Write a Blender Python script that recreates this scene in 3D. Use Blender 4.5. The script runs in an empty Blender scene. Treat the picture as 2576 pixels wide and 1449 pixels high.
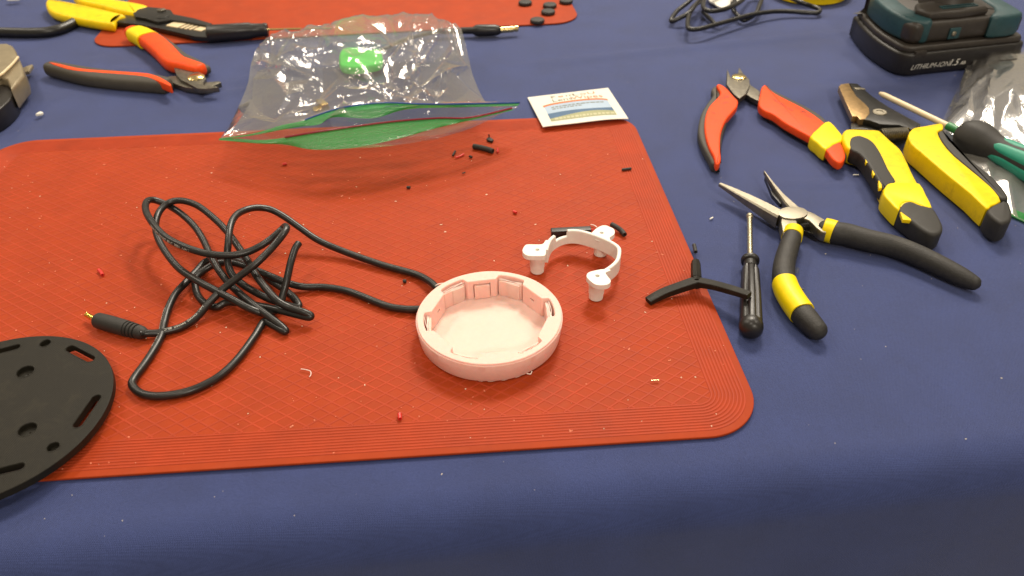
import bpy, bmesh, math, random
from mathutils import Vector, Matrix, noise

random.seed(7)
S = 0.01                      # all modelling numbers are centimetres
scn = bpy.context.scene
COL = scn.collection

# ------------------------------------------------------------------ camera
PITCH, ROLL, CAM_H = math.radians(38.0), math.radians(-1.0), 32.0
fw = Vector((0, math.cos(PITCH), -math.sin(PITCH)))
_up = Vector((0, math.sin(PITCH), math.cos(PITCH)))
rt = Vector((1, 0, 0)) * math.cos(ROLL) + _up * math.sin(ROLL)
up = rt.cross(fw)
cam_d = bpy.data.cameras.new('camera')
cam_d.sensor_width = 36.0
cam_d.lens = 27.04
cam_d.clip_start, cam_d.clip_end = 0.01, 50
cam_d.dof.use_dof = True
cam_d.dof.focus_distance = 0.50
cam_d.dof.aperture_fstop = 11.0
cam = bpy.data.objects.new('camera', cam_d)
COL.objects.link(cam)
cam.matrix_world = Matrix(((rt.x, up.x, -fw.x, 0), (rt.y, up.y, -fw.y, 0), (rt.z, up.z, -fw.z, CAM_H * S), (0, 0, 0, 1)))
scn.camera = cam

# ------------------------------------------------------------------ world and lamps (indoor hall: dim ambient, ceiling lamps, added front fill lamps)
w = bpy.data.worlds.new('World'); scn.world = w; w.use_nodes = True
bg = w.node_tree.nodes['Background']
bg.inputs[0].default_value = (1.0, 0.85, 0.62, 1); bg.inputs[1].default_value = 0.39

def lamp(name, loc, target, size, power, col=(1.0, 0.90, 0.76)):
    d = bpy.data.lights.new(name, 'AREA'); d.shape = 'DISK'; d.size = size; d.energy = power; d.color = col
    o = bpy.data.objects.new(name, d); COL.objects.link(o); o.location = loc
    o.rotation_euler = (Vector(target) - Vector(loc)).to_track_quat('-Z', 'Y').to_euler()
    return o
lamp('ceiling_or_fill_lamp', (0.42, 2.15, 2.05), (0, 0.5, 0), 0.62, 62)
lamp('ceiling_or_fill_lamp', (-1.5, 1.1, 2.3), (0, 0.5, 0), 0.30, 16)
lamp('ceiling_or_fill_lamp', (1.7, 0.7, 2.3), (0, 0.5, 0), 0.30, 16)
lamp('ceiling_or_fill_lamp', (-0.7, 3.3, 2.5), (0, 0.5, 0), 0.40, 24)
lamp('ceiling_or_fill_lamp', (1.6, 3.0, 2.5), (0, 0.5, 0), 0.40, 24)
lamp('ceiling_or_fill_lamp', (-2.6, 2.6, 2.5), (0, 0.5, 0), 0.40, 16)
lamp('ceiling_or_fill_lamp', (-0.5, -0.6, 2.5), (0, 0.5, 0), 0.40, 15)  # front fill, added to lighten the near sides of things
lamp('ceiling_or_fill_lamp', (0.9, -2.6, 2.3), (0, 0.4, 0), 0.45, 52)  # added fill behind the camera, brightens the cloth drop and near sides

vs = scn.view_settings
vs.view_transform = 'Standard'; vs.look = 'None'; vs.exposure = -0.12; vs.gamma = 1.0; vs.use_curve_mapping = False
scn.cycles.use_denoising = True
scn.cycles.max_bounces = 12; scn.cycles.transparent_max_bounces = 24

# ------------------------------------------------------------------ helpers: where a point of the photograph stands on the table
FPX = 1934.6
def P(x, y, z=0.0):
    d = fw * FPX + rt * (x - 1288) - up * (y - 724.5)
    t = (z - CAM_H) / d.z
    return Vector((d.x * t, d.y * t, z))
def view(x0, y0, s):
    k = 0.63889
    return lambda x, y, z=0.0: P((x0 + x / s) * k, (y0 + y / s) * k, z)

def tag(o, label=None, cat=None, group=None, kind=None):
    if label: o['label'] = label
    if cat: o['category'] = cat
    if group: o['group'] = group
    if kind: o['kind'] = kind
    return o
LOC = {}
def thing(name, label, cat, loc, group=None):
    o = bpy.data.objects.new(name, None); COL.objects.link(o)
    o.empty_display_size = 0.01
    o.location = Vector(loc) * S; LOC[o.name] = Vector(loc)
    return tag(o, label, cat, group)
def mesh(name, vf, material, parent=None, loc=None, smooth=35, label=None, cat=None, group=None, kind=None):
    """one mesh object; vf = (verts in world cm, faces)"""
    vs_, fs = vf
    if parent is not None: base = LOC[parent.name]
    elif loc is not None: base = Vector(loc)
    else: base = Vector((0, 0, 0))
    me = bpy.data.meshes.new(name)
    me.from_pydata([(Vector(v) - base) * S for v in vs_], [], fs)
    me.materials.append(material)
    bm = bmesh.new(); bm.from_mesh(me)
    bmesh.ops.remove_doubles(bm, verts=bm.verts, dist=1e-7)
    bmesh.ops.recalc_face_normals(bm, faces=bm.faces)
    bm.to_mesh(me); bm.free()
    if smooth:
        me.shade_smooth(); me.set_sharp_from_angle(angle=math.radians(smooth))
    o = bpy.data.objects.new(name, me); COL.objects.link(o)
    LOC[o.name] = base
    if parent is not None: o.parent = parent
    else: o.location = base * S
    return tag(o, label, cat, group, kind)
def join(*vfs):
    V_, F_ = [], []
    for v, f in vfs:
        n = len(V_); V_ += list(v); F_ += [tuple(i + n for i in q) for q in f]
    return V_, F_

def catmull(pts, k=6, closed=False):
    pts = [Vector(p) for p in pts]; n = len(pts); out = []
    rng = n if closed else n - 1
    for i in range(rng):
        if closed: p0, p1, p2, p3 = pts[i - 1], pts[i], pts[(i + 1) % n], pts[(i + 2) % n]
        else: p0, p1, p2, p3 = pts[max(i - 1, 0)], pts[i], pts[i + 1], pts[min(i + 2, n - 1)]
        for j in range(k):
            t = j / k
            out.append(0.5 * ((2 * p1) + (p2 - p0) * t + (2 * p0 - 5 * p1 + 4 * p2 - p3) * t * t + (3 * p1 - p0 - 3 * p2 + p3) * t ** 3))
    if not closed: out.append(pts[-1])
    return out
def lerp_list(a, n):
    """values a resampled at n places"""
    r = []
    for i in range(n):
        t = i / (n - 1) * (len(a) - 1); k = min(int(t), len(a) - 2); r.append(a[k] + (a[k + 1] - a[k]) * (t - k))
    return r

def loft(rings, cap=True, closed=True):
    n = len(rings[0]); V_ = [p for r in rings for p in r]; F_ = []
    for i in range(len(rings) - 1):
        for j in range(n if closed else n - 1):
            a, b = i * n + j, i * n + (j + 1) % n
            F_.append((a, b, b + n, a + n))
    if cap:
        F_.append(tuple(range(n - 1, -1, -1))); m = (len(rings) - 1) * n; F_.append(tuple(range(m, m + n)))
    return V_, F_
def sweep(path, ws, hs, n=18, power=2.4, k=5, round0=1.0, round1=1.0, upv=(0, 0, 1)):
    """handle-like solid: superellipse section, half widths ws and half heights hs along a smooth path"""
    pts = catmull(path, k); m = len(pts)
    W, H = lerp_list(ws, m), lerp_list(hs, m)
    U = Vector(upv); secs = []
    for i, p in enumerate(pts):
        t = (pts[min(i + 1, m - 1)] - pts[max(i - 1, 0)]).normalized()
        sd = t.cross(U).normalized(); uu = sd.cross(t).normalized()
        secs.append((p, t, sd, uu, W[i], H[i]))
    def ring(p, sd, uu, a, b):
        r = []
        for j in range(n):
            th = 2 * math.pi * j / n; c, s_ = math.cos(th), math.sin(th)
            r.append(p + sd * a * math.copysign(abs(c) ** (2 / power), c) + uu * b * math.copysign(abs(s_) ** (2 / power), s_))
        return r
    rings = []
    def caps(sec, sign, rd):
        p, t, sd, uu, a, b = sec; L = min(a, b) * rd; out = []
        for q in (0.02, 0.3, 0.6, 0.85):
            f = math.sqrt(1 - (1 - q) ** 2); out.append(ring(p + t * sign * L * (1 - q), sd, uu, a * f, b * f))
        return out
    if round0 > 0: rings += caps(secs[0], -1, round0)
    for s_ in secs: rings.append(ring(s_[0], s_[2], s_[3], s_[4], s_[5]))
    if round1 > 0: rings += caps(secs[-1], 1, round1)[::-1]
    return loft(rings)
def tube(path, r, n=12, k=6, smooth=True):
    pts = catmull(path, k) if smooth else [Vector(p) for p in path]
    m = len(pts); rings = []; nrm = None
    for i, p in enumerate(pts):
        t = (pts[min(i + 1, m - 1)] - pts[max(i - 1, 0)]).normalized()
        if nrm is None: nrm = t.orthogonal().normalized()
        nrm = (nrm - t * nrm.dot(t)).normalized(); b = t.cross(nrm)
        rr = r[i * len(r) // m] if isinstance(r, (list, tuple)) else r
        rings.append([p + nrm * rr * math.cos(2 * math.pi * j / n) + b * rr * math.sin(2 * math.pi * j / n) for j in range(n)])
    return loft(rings)
def lathe(p0, p1, prof, n=24, flute=None):
    """prof = [(position along p0->p1 in cm, radius)]"""
    p0, p1 = Vector(p0), Vector(p1); t = (p1 - p0).normalized()
    a = t.cross(Vector((0, 0, 1))); a = a.normalized() if a.length > 1e-3 else Vector((1, 0, 0)); b = t.cross(a)
    rings = []
    for s_, r in prof:
        ring = []
        for j in range(n):
            th = 2 * math.pi * j / n; rr = r * (flute(th, s_) if flute else 1)
            ring.append(p0 + t * s_ + a * rr * math.cos(th) + b * rr * math.sin(th))
        rings.append(ring)
    return loft(rings)
def inset(ol, d):
    n = len(ol); area = sum(ol[i][0] * ol[(i + 1) % n][1] - ol[(i + 1) % n][0] * ol[i][1] for i in range(n))
    sg = 1 if area > 0 else -1; out = []
    for i in range(n):
        a, b, c = Vector(ol[i - 1][:2]), Vector(ol[i][:2]), Vector(ol[(i + 1) % n][:2])
        e1, e2 = (b - a), (c - b)
        if e1.length < 1e-6 or e2.length < 1e-6: out.append(b); continue
        e1.normalize(); e2.normalize()
        n1, n2 = Vector((-e1.y, e1.x)) * sg, Vector((-e2.y, e2.x)) * sg
        m = n1 + n2
        if m.length < 1e-3: out.append(b); continue
        m.normalize(); out.append(b + m * d / max(0.45, m.dot(n1)))
    return out
def slab(ol, z0, z1, b=0.1, smooth=0, top=None):
    """extruded outline with rounded rims; ol = xy points in cm"""
    ol = [Vector((p[0], p[1], 0)) for p in ol]
    if smooth: ol = catmull(ol, smooth, True)
    rows = [(z0, b), (z0 + 0.3 * b, 0.3 * b), (z0 + b, 0), (z1 - b, 0), (z1 - 0.62 * b, 0.08 * b), (z1 - 0.3 * b, 0.3 * b), (z1 - 0.08 * b, 0.62 * b), (z1, b)]
    rings = []
    for z, d in rows:
        q = inset(ol, d) if d else [Vector(p[:2]) for p in ol]
        rings.append([Vector((p.x, p.y, z)) for p in q])
    return loft(rings)
def rrect(cx, cy, w_, h_, r, rot=0.0, n=6):
    out = []
    for sx, sy, a0 in ((1, 1, 0), (-1, 1, 90), (-1, -1, 180), (1, -1, 270)):
        for i in range(n + 1):
            a = math.radians(a0 + 90 * i / n)
            out.append(Vector((sx * (w_ / 2 - r) + r * math.cos(a), sy * (h_ / 2 - r) + r * math.sin(a))))
    c, s_ = math.cos(rot), math.sin(rot)
    return [Vector((cx + p.x * c - p.y * s_, cy + p.x * s_ + p.y * c)) for p in out]
def plate_holes(outer, holes, z0, z1):
    """flat plate with through holes"""
    bm = bmesh.new(); edges = []
    for lp in [outer] + holes:
        vv = [bm.verts.new((p[0], p[1], z0)) for p in lp]
        edges += [bm.edges.new((vv[i], vv[(i + 1) % len(vv)])) for i in range(len(vv))]
    bmesh.ops.triangle_fill(bm, use_beauty=True, use_dissolve=False, edges=edges)
    ret = bmesh.ops.extrude_face_region(bm, geom=bm.faces[:])
    for v in ret['geom']:
        if isinstance(v, bmesh.types.BMVert): v.co.z = z1
    bm.verts.index_update()
    vf = [v.co.copy() for v in bm.verts], [tuple(v.index for v in f.verts) for f in bm.faces]
    bm.free(); return vf
def circle(cx, cy, r, n=32):
    return [Vector((cx + r * math.cos(2 * math.pi * i / n), cy + r * math.sin(2 * math.pi * i / n))) for i in range(n)]
def bevel_mod(o, width, seg=2):
    m = o.modifiers.new('bevel', 'BEVEL'); m.width = width * S; m.segments = seg; m.limit_method = 'ANGLE'; m.angle_limit = math.radians(40)
def cut(o, cutters):
    """boolean difference applied at once; the cutters are removed"""
    for vf in cutters:
        c = mesh('cutter', vf, o.data.materials[0], loc=LOC[o.name]); 
        c.matrix_world = Matrix.Translation(LOC[o.name] * S)
        if o.parent is None: pass
        bpy.context.view_layer.update()
        m = o.modifiers.new('cut', 'BOOLEAN'); m.object = c; m.operation = 'DIFFERENCE'; m.solver = 'EXACT'
        bpy.context.view_layer.update()
        ev = o.evaluated_get(bpy.context.evaluated_depsgraph_get())
        me = bpy.data.meshes.new_from_object(ev)
        o.modifiers.clear(); o.data = me
        bpy.data.objects.remove(c)
_font_cache = {}
def text_vf(s, size, fn, ext=0.0):
    """letters as filled faces; fn maps (x, y) in cm to a point"""
    cu = bpy.data.curves.new('t', 'FONT'); cu.body = s; cu.size = size; cu.resolution_u = 3
    o = bpy.data.objects.new('t', cu); COL.objects.link(o)
    bpy.context.view_layer.update()
    me = o.evaluated_get(bpy.context.evaluated_depsgraph_get()).to_mesh()
    vf = [fn(v.co.x, v.co.y) for v in me.vertices], [tuple(p.vertices) for p in me.polygons]
    wid = max((v.co.x for v in me.vertices), default=0)
    o.evaluated_get(bpy.context.evaluated_depsgraph_get()).to_mesh_clear()
    bpy.data.objects.remove(o); bpy.data.curves.remove(cu)
    return vf
def ol(V, pts, z): return [V(x, y, z) for x, y in pts]

# ------------------------------------------------------------------ materials
def srgb(r, g, b):
    f = lambda c: c / 12.92 if c <= 0.04045 else ((c + 0.055) / 1.055) ** 2.4
    return (f(r / 255), f(g / 255), f(b / 255))
def mat(name, col, rough=0.5, metal=0.0, var=0.12, vscale=1.2, bump=0.0, bscale=20, sheen=0.0, spec=0.5, coat=0.0, sss=0.0, wear=None):
    m = bpy.data.materials.new(name); m.use_nodes = True; nt = m.node_tree; N, L = nt.nodes, nt.links
    b = N['Principled BSDF']
    b.inputs['Roughness'].default_value = rough; b.inputs['Metallic'].default_value = metal
    b.inputs['Specular IOR Level'].default_value = spec
    if sheen:
        b.inputs['Sheen Weight'].default_value = sheen; b.inputs['Sheen Roughness'].default_value = 0.5
    if coat: b.inputs['Coat Weight'].default_value = coat; b.inputs['Coat Roughness'].default_value = 0.15
    if sss:
        b.inputs['Subsurface Weight'].default_value = sss; b.inputs['Subsurface Scale'].default_value = 0.0025
        b.inputs['Subsurface Radius'].default_value = (1.0, 0.45, 0.3)
    tc = N.new('ShaderNodeTexCoord')
    nz = N.new('ShaderNodeTexNoise'); nz.inputs['Scale'].default_value = vscale * 100; nz.inputs['Detail'].default_value = 6
    nz.inputs['Roughness'].default_value = 0.62
    L.new(tc.outputs['Object'], nz.inputs['Vector'])
    rp = N.new('ShaderNodeValToRGB')
    rp.color_ramp.elements[0].position, rp.color_ramp.elements[1].position = 0.3, 0.72
    rp.color_ramp.elements[0].color = (*[c * (1 - var) for c in col], 1)
    rp.color_ramp.elements[1].color = (*[min(1, c * (1 + var)) for c in col], 1)
    L.new(nz.outputs['Fac'], rp.inputs[0]); L.new(rp.outputs[0], b.inputs['Base Color'])
    if wear:
        wc, wf, wsc = wear
        n3 = N.new('ShaderNodeTexNoise'); n3.inputs['Scale'].default_value = wsc * 100; n3.inputs['Detail'].default_value = 8; n3.inputs['Roughness'].default_value = 0.7; n3.inputs['Distortion'].default_value = 0.8
        L.new(tc.outputs['Object'], n3.inputs['Vector'])
        wr = N.new('ShaderNodeMapRange'); wr.inputs['From Min'].default_value = 0.52; wr.inputs['From Max'].default_value = 0.72; wr.inputs['To Max'].default_value = wf
        L.new(n3.outputs['Fac'], wr.inputs['Value'])
        wm = N.new('ShaderNodeMix'); wm.data_type = 'RGBA'; wm.inputs[7].default_value = (*wc, 1)
        L.new(wr.outputs[0], wm.inputs[0]); L.new(rp.outputs[0], wm.inputs[6]); L.new(wm.outputs[2], b.inputs['Base Color'])
    mr = N.new('ShaderNodeMapRange'); mr.inputs['To Min'].default_value = max(0.02, rough - 0.10); mr.inputs['To Max'].default_value = min(1, rough + 0.10)
    L.new(nz.outputs['Fac'], mr.inputs['Value']); L.new(mr.outputs[0], b.inputs['Roughness'])
    if bump:
        n2 = N.new('ShaderNodeTexNoise'); n2.inputs['Scale'].default_value = bscale * 100; n2.inputs['Detail'].default_value = 3
        L.new(tc.outputs['Object'], n2.inputs['Vector'])
        bp = N.new('ShaderNodeBump'); bp.inputs['Strength'].default_value = bump; bp.inputs['Distance'].default_value = 0.0004
        L.new(n2.outputs['Fac'], bp.inputs['Height']); L.new(bp.outputs[0], b.inputs['Normal'])
    return m
def layered(m, scale, strength, axis='Z'):
    """fine print layers of a 3D-printed part"""
    nt = m.node_tree; N, L = nt.nodes, nt.links; b = N['Principled BSDF']
    tc = N.new('ShaderNodeTexCoord'); wv = N.new('ShaderNodeTexWave'); wv.bands_direction = axis
    wv.inputs['Scale'].default_value = scale; wv.inputs['Distortion'].default_value = 0.6; wv.inputs['Detail'].default_value = 1
    L.new(tc.outputs['Object'], wv.inputs['Vector'])
    bp = N.new('ShaderNodeBump'); bp.inputs['Strength'].default_value = strength; bp.inputs['Distance'].default_value = 0.0003
    L.new(wv.outputs['Fac'], bp.inputs['Height']); L.new(bp.outputs[0], b.inputs['Normal'])
    return m

M = {}
M['cloth'] = mat('blue_table_cloth', (0.037, 0.054, 0.166), 0.62, var=0.12, vscale=0.22, sheen=0.10, spec=0.22)
def weave(m):
    nt = m.node_tree; N, L = nt.nodes, nt.links; b = N['Principled BSDF']
    tc = N.new('ShaderNodeTexCoord'); hs = []
    for ang in (0.62, -0.75):
        mp = N.new('ShaderNodeMapping'); mp.inputs['Rotation'].default_value = (0.55, 0.4, ang); L.new(tc.outputs['Object'], mp.inputs['Vector'])
        wv = N.new('ShaderNodeTexWave'); wv.inputs['Scale'].default_value = 520; wv.inputs['Distortion'].default_value = 1.2; wv.inputs['Detail'].default_value = 2
        wv.inputs['Detail Scale'].default_value = 3
        L.new(mp.outputs[0], wv.inputs['Vector']); hs.append(wv)
    nz = N.new('ShaderNodeTexNoise'); nz.inputs['Scale'].default_value = 900; nz.inputs['Detail'].default_value = 4; L.new(tc.outputs['Object'], nz.inputs['Vector'])
    a = N.new('ShaderNodeMath'); a.operation = 'MULTIPLY'; L.new(hs[0].outputs['Fac'], a.inputs[0]); L.new(hs[1].outputs['Fac'], a.inputs[1])
    a2 = N.new('ShaderNodeMath'); a2.operation = 'ADD'; L.new(a.outputs[0], a2.inputs[0]); L.new(nz.outputs['Fac'], a2.inputs[1])
    bp = N.new('ShaderNodeBump'); bp.inputs['Strength'].default_value = 0.55; bp.inputs['Distance'].default_value = 0.0005
    L.new(a2.outputs[0], bp.inputs['Height']); L.new(bp.outputs[0], b.inputs['Normal'])
    # thread speckle in the colour
    rp = [n for n in N if n.type == 'VALTORGB'][0]
    mx = N.new('ShaderNodeMix'); mx.data_type = 'RGBA'; mx.blend_type = 'MULTIPLY'; mx.inputs['Factor'].default_value = 1.0
    mr = N.new('ShaderNodeMapRange'); mr.inputs['From Min'].default_value = 0.25; mr.inputs['From Max'].default_value = 1.4; mr.inputs['To Min'].default_value = 0.72; mr.inputs['To Max'].default_value = 1.3
    L.new(a2.outputs[0], mr.inputs['Value']); L.new(rp.outputs[0], mx.inputs[6]); L.new(mr.outputs[0], mx.inputs[7]); L.new(mx.outputs[2], b.inputs['Base Color'])
weave(M['cloth'])
M['mat_red'] = mat('red_silicone', (0.352, 0.042, 0.007), 0.6, var=0.10, vscale=0.35, bump=0.12, bscale=60, spec=0.16, wear=((0.40, 0.075, 0.03), 0.28, 0.7))
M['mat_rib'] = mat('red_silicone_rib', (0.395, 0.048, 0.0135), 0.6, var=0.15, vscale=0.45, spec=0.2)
M['pink'] = mat('pale_pink_print', (0.87, 0.56, 0.485), 0.55, var=0.03, vscale=3, spec=0.25, sss=0.6)
layered(M['pink'], 900, 0.25)
M['pink_thread'] = mat('pink_plastic_thread', (0.88, 0.74, 0.66), 0.45, var=0.03)
M['white_print'] = layered(mat('white_print', (0.80, 0.77, 0.70), 0.5, var=0.03, vscale=3, spec=0.4, sss=0.15), 800, 0.3)
M['black_print'] = layered(mat('black_print', (0.015, 0.013, 0.009), 0.46, var=0.15, vscale=2, spec=0.2, wear=((0.032, 0.027, 0.017), 0.6, 0.8)), 700, 0.25, 'DIAGONAL')
M['cable'] = mat('black_cable_sheath', (0.012, 0.011, 0.010), 0.36, var=0.2, vscale=2, bump=0.08, bscale=8, spec=0.5, wear=((0.035, 0.03, 0.024), 0.6, 1.2))
M['black_plastic'] = mat('black_plastic', (0.014, 0.012, 0.011), 0.38, var=0.2, vscale=2, bump=0.06, bscale=30)
M['black_rubber'] = mat('black_rubber', (0.022, 0.020, 0.017), 0.62, var=0.25, vscale=3, bump=0.25, bscale=25)
M['foam_grip'] = mat('black_dipped_grip', (0.020, 0.018, 0.016), 0.60, var=0.3, vscale=4, bump=0.6, bscale=10, wear=((0.06, 0.052, 0.04), 0.5, 0.8))
M['grey_grip'] = mat('grey_soft_grip', (0.055, 0.048, 0.036), 0.65, var=0.15, vscale=2, bump=0.15, bscale=30)
M['orange_grip'] = mat('orange_red_grip', (0.86, 0.075, 0.006), 0.52, var=0.10, vscale=1.5, bump=0.15, bscale=30, spec=0.25, wear=((0.40, 0.035, 0.008), 0.5, 1.0))
M['yellow'] = mat('yellow_plastic', (0.86, 0.60, 0.002), 0.45, var=0.06, vscale=1.2, bump=0.12, bscale=25, spec=0.25, wear=((0.45, 0.28, 0.01), 0.5, 0.9))
M['yellow_tape'] = mat('yellow_tape', (0.88, 0.65, 0.003), 0.42, var=0.05, vscale=2, bump=0.12, bscale=6, spec=0.25)
M['steel'] = mat('brushed_steel', (0.30, 0.27, 0.21), 0.46, metal=1.0, var=0.15, vscale=2, bump=0.06, bscale=20)
M['dark_steel'] = mat('dark_tool_steel', (0.16, 0.145, 0.115), 0.42, metal=0.85, var=0.25, vscale=3, bump=0.12, bscale=20)
M['black_steel'] = mat('blackened_steel', (0.018, 0.017, 0.016), 0.34, metal=0.3, var=0.3, vscale=3, bump=0.1, bscale=16)
M['brass'] = mat('brass', (0.74, 0.58, 0.26), 0.24, metal=1.0, var=0.06, vscale=1)
M['shaft_steel'] = mat('warm_plated_steel', (0.62, 0.56, 0.40), 0.28, metal=1.0, var=0.04, vscale=1)
M['gold'] = mat('gold_plating', (0.88, 0.60, 0.12), 0.16, metal=1.0, var=0.04, vscale=1)
M['bronze_steel'] = mat('bronzed_steel', (0.42, 0.27, 0.12), 0.36, metal=0.8, var=0.2, vscale=3, bump=0.1, bscale=16)
M['ivory'] = mat('ivory_shaft', (0.72, 0.58, 0.36), 0.38, var=0.06, vscale=2)
M['green'] = mat('green_plastic', (0.015, 0.20, 0.055), 0.4, var=0.08)
M['teal_grip'] = mat('teal_grip', (0.015, 0.26, 0.17), 0.5, var=0.08, vscale=2)
M['teal'] = mat('dark_teal_plastic', (0.014, 0.055, 0.064), 0.45, var=0.15, vscale=2, bump=0.06, bscale=25)
M['drill_dark'] = mat('dark_brown_black_plastic', (0.030, 0.024, 0.019), 0.45, var=0.2, vscale=2, bump=0.08, bscale=25)
M['white_paper'] = mat('white_foil_paper', (0.72, 0.69, 0.61), 0.5, var=0.04, vscale=1.5, bump=0.15, bscale=2, spec=0.25)
M['white_plastic'] = mat('white_plastic', (0.82, 0.79, 0.70), 0.45, var=0.04)
M['print_grey'] = mat('grey_ink', (0.16, 0.15, 0.10), 0.5, var=0.05)
M['print_orange'] = mat('orange_ink', (0.52, 0.13, 0.015), 0.5, var=0.05)
M['print_pale'] = mat('pale_blue_ink', (0.36, 0.46, 0.58), 0.5, var=0.05)
M['print_blue'] = mat('slate_blue_ink', (0.045, 0.11, 0.21), 0.5, var=0.1)
M['print_khaki'] = mat('khaki_ink', (0.30, 0.30, 0.15), 0.5, var=0.05)
M['print_cream'] = mat('cream_ink', (0.45, 0.43, 0.26), 0.5, var=0.05)
M['print_white'] = mat('white_ink', (0.60, 0.58, 0.52), 0.5, var=0.15, vscale=8)
M['print_dark'] = mat('dark_red_ink', (0.26, 0.035, 0.012), 0.5, var=0.15, vscale=8)
M['red_wire'] = mat('red_wire', (0.62, 0.025, 0.018), 0.4, var=0.08)
M['beige_metal'] = mat('beige_grey_metal', (0.30, 0.245, 0.155), 0.38, metal=0.35, var=0.12, vscale=1.0)
M['green_foam'] = mat('bright_green_foam', (0.05, 0.62, 0.06), 0.7, var=0.1)
M['crumb'] = mat('pale_crumb', (0.80, 0.72, 0.55), 0.5, var=0.1)
M['crumb_red'] = mat('pale_red_dust', (0.72, 0.22, 0.12), 0.6, var=0.1)
M['copper'] = mat('copper_strand', (0.80, 0.55, 0.30), 0.25, metal=0.9, var=0.1)

def film(name, tint=(0.93, 0.93, 0.91), rough=0.07, haze=0.05, bump=0.5, bscale=0.9, shine=1.0, colour=None, opaq=0.0, ior=1.5):
    m = bpy.data.materials.new(name); m.use_nodes = True; nt = m.node_tree; N, L = nt.nodes, nt.links
    N.remove(N['Principled BSDF']); out = N['Material Output']
    tr = N.new('ShaderNodeBsdfTransparent'); tr.inputs[0].default_value = (*tint, 1)
    gl = N.new('ShaderNodeBsdfGlossy'); gl.inputs['Roughness'].default_value = rough; gl.inputs[0].default_value = (1, 0.98, 0.94, 1)
    df = N.new('ShaderNodeBsdfDiffuse'); df.inputs[0].default_value = (*(colour or (0.75, 0.72, 0.64)), 1)
    tl = N.new('ShaderNodeBsdfTranslucent'); tl.inputs[0].default_value = (*(colour or (0.75, 0.72, 0.64)), 1)
    dm = N.new('ShaderNodeMixShader'); dm.inputs[0].default_value = 0.5; L.new(df.outputs[0], dm.inputs[1]); L.new(tl.outputs[0], dm.inputs[2])
    m1 = N.new('ShaderNodeMixShader'); m1.inputs[0].default_value = max(haze, opaq); L.new(tr.outputs[0], m1.inputs[1]); L.new(dm.outputs[0], m1.inputs[2])
    fr = N.new('ShaderNodeFresnel'); fr.inputs['IOR'].default_value = ior
    geo = N.new('ShaderNodeNewGeometry'); im = N.new('ShaderNodeMapRange')          # thin film: the same reflection from both sides
    im.inputs['To Min'].default_value = ior; im.inputs['To Max'].default_value = 1 / ior
    L.new(geo.outputs['Backfacing'], im.inputs['Value']); L.new(im.outputs[0], fr.inputs['IOR'])
    tc = N.new('ShaderNodeTexCoord'); nz = N.new('ShaderNodeTexNoise'); nz.inputs['Scale'].default_value = bscale * 100
    nz.inputs['Detail'].default_value = 5; nz.inputs['Roughness'].default_value = 0.55; nz.inputs['Distortion'].default_value = 1.2
    L.new(tc.outputs['Object'], nz.inputs['Vector'])
    bp = N.new('ShaderNodeBump'); bp.inputs['Strength'].default_value = bump; bp.inputs['Distance'].default_value = 0.004
    L.new(nz.outputs['Fac'], bp.inputs['Height']); L.new(bp.outputs[0], gl.inputs['Normal']); L.new(bp.outputs[0], fr.inputs['Normal'])
    mu = N.new('ShaderNodeMath'); mu.operation = 'MULTIPLY'; mu.use_clamp = True; mu.inputs[1].default_value = shine; L.new(fr.outputs[0], mu.inputs[0])
    m2 = N.new('ShaderNodeMixShader'); L.new(mu.outputs[0], m2.inputs[0]); L.new(m1.outputs[0], m2.inputs[1]); L.new(gl.outputs[0], m2.inputs[2])
    L.new(m2.outputs[0], out.inputs['Surface'])
    return m
M['film'] = film('clear_plastic_film', haze=0.10, shine=2.0, bump=0.14, bscale=0.6, rough=0.13, ior=1.5, colour=(0.9, 0.88, 0.82))
M['film_pale'] = film('pale_plastic_film', haze=0.36, shine=2.4, bump=0.12, bscale=0.6, rough=0.15)
M['film_flat'] = film('clear_plastic_film_flat', haze=0.03, shine=0.8, bump=0.35, bscale=0.35)
M['zip_green'] = film('green_zip_strip', tint=(0.25, 0.8, 0.35), opaq=0.82, colour=(0.045, 0.40, 0.085), bump=0.8, bscale=5.0, rough=0.25, shine=0.8)
M['zip_blue'] = film('blue_zip_line', tint=(0.3, 0.45, 0.8), opaq=0.8, colour=(0.05, 0.13, 0.42), bump=0.2, rough=0.25)
M['zip_red'] = film('magenta_zip_line', tint=(0.8, 0.3, 0.4), opaq=0.85, colour=(0.40, 0.035, 0.075), bump=0.2, rough=0.25)

# ================================================================== setting: table cloth over the table edge
EDGE_A, EDGE_B = Vector((-24.4, 19.9)), Vector((26.8, 25.3))
e_dir = (EDGE_B - EDGE_A).normalized(); e_nrm = Vector((-e_dir.y, e_dir.x))     # e_nrm points to the far side
CREASES = [  # (a, b, height, width) soft folds in the cloth, ends on the table
    (P(1290, 166), P(2170, 76), 0.16, 1.2), (P(2180, 76), P(2600, 62), 0.13, 1.2),
    (P(560, 208), P(760, 176), 0.14, 1.3), (P(150, 225), P(600, 240), 0.12, 1.6), (P(545, 236), P(640, 222), 0.12, 0.9),
    (P(222, 205), P(243, 140), 0.16, 1.2), (P(255, 178), P(385, 172), 0.12, 1.2), (P(60, 330), P(130, 250), -0.12, 0.9), (P(10, 380), P(60, 300), -0.1, 0.8),
    (P(1930, 460), P(2170, 462), 0.07, 0.6), (P(2050, 210), P(2330, 200), -0.10, 1.5), (P(1900, 330), P(2100, 200), 0.06, 2.2),
    (P(0, 20), P(100, 50), -0.15, 2.0)]
def seg_d(p, a, b):
    ab = b - a; t = max(0, min(1, (p - a).dot(ab) / ab.length_squared)); return (p - a - ab * t).length, t
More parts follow.
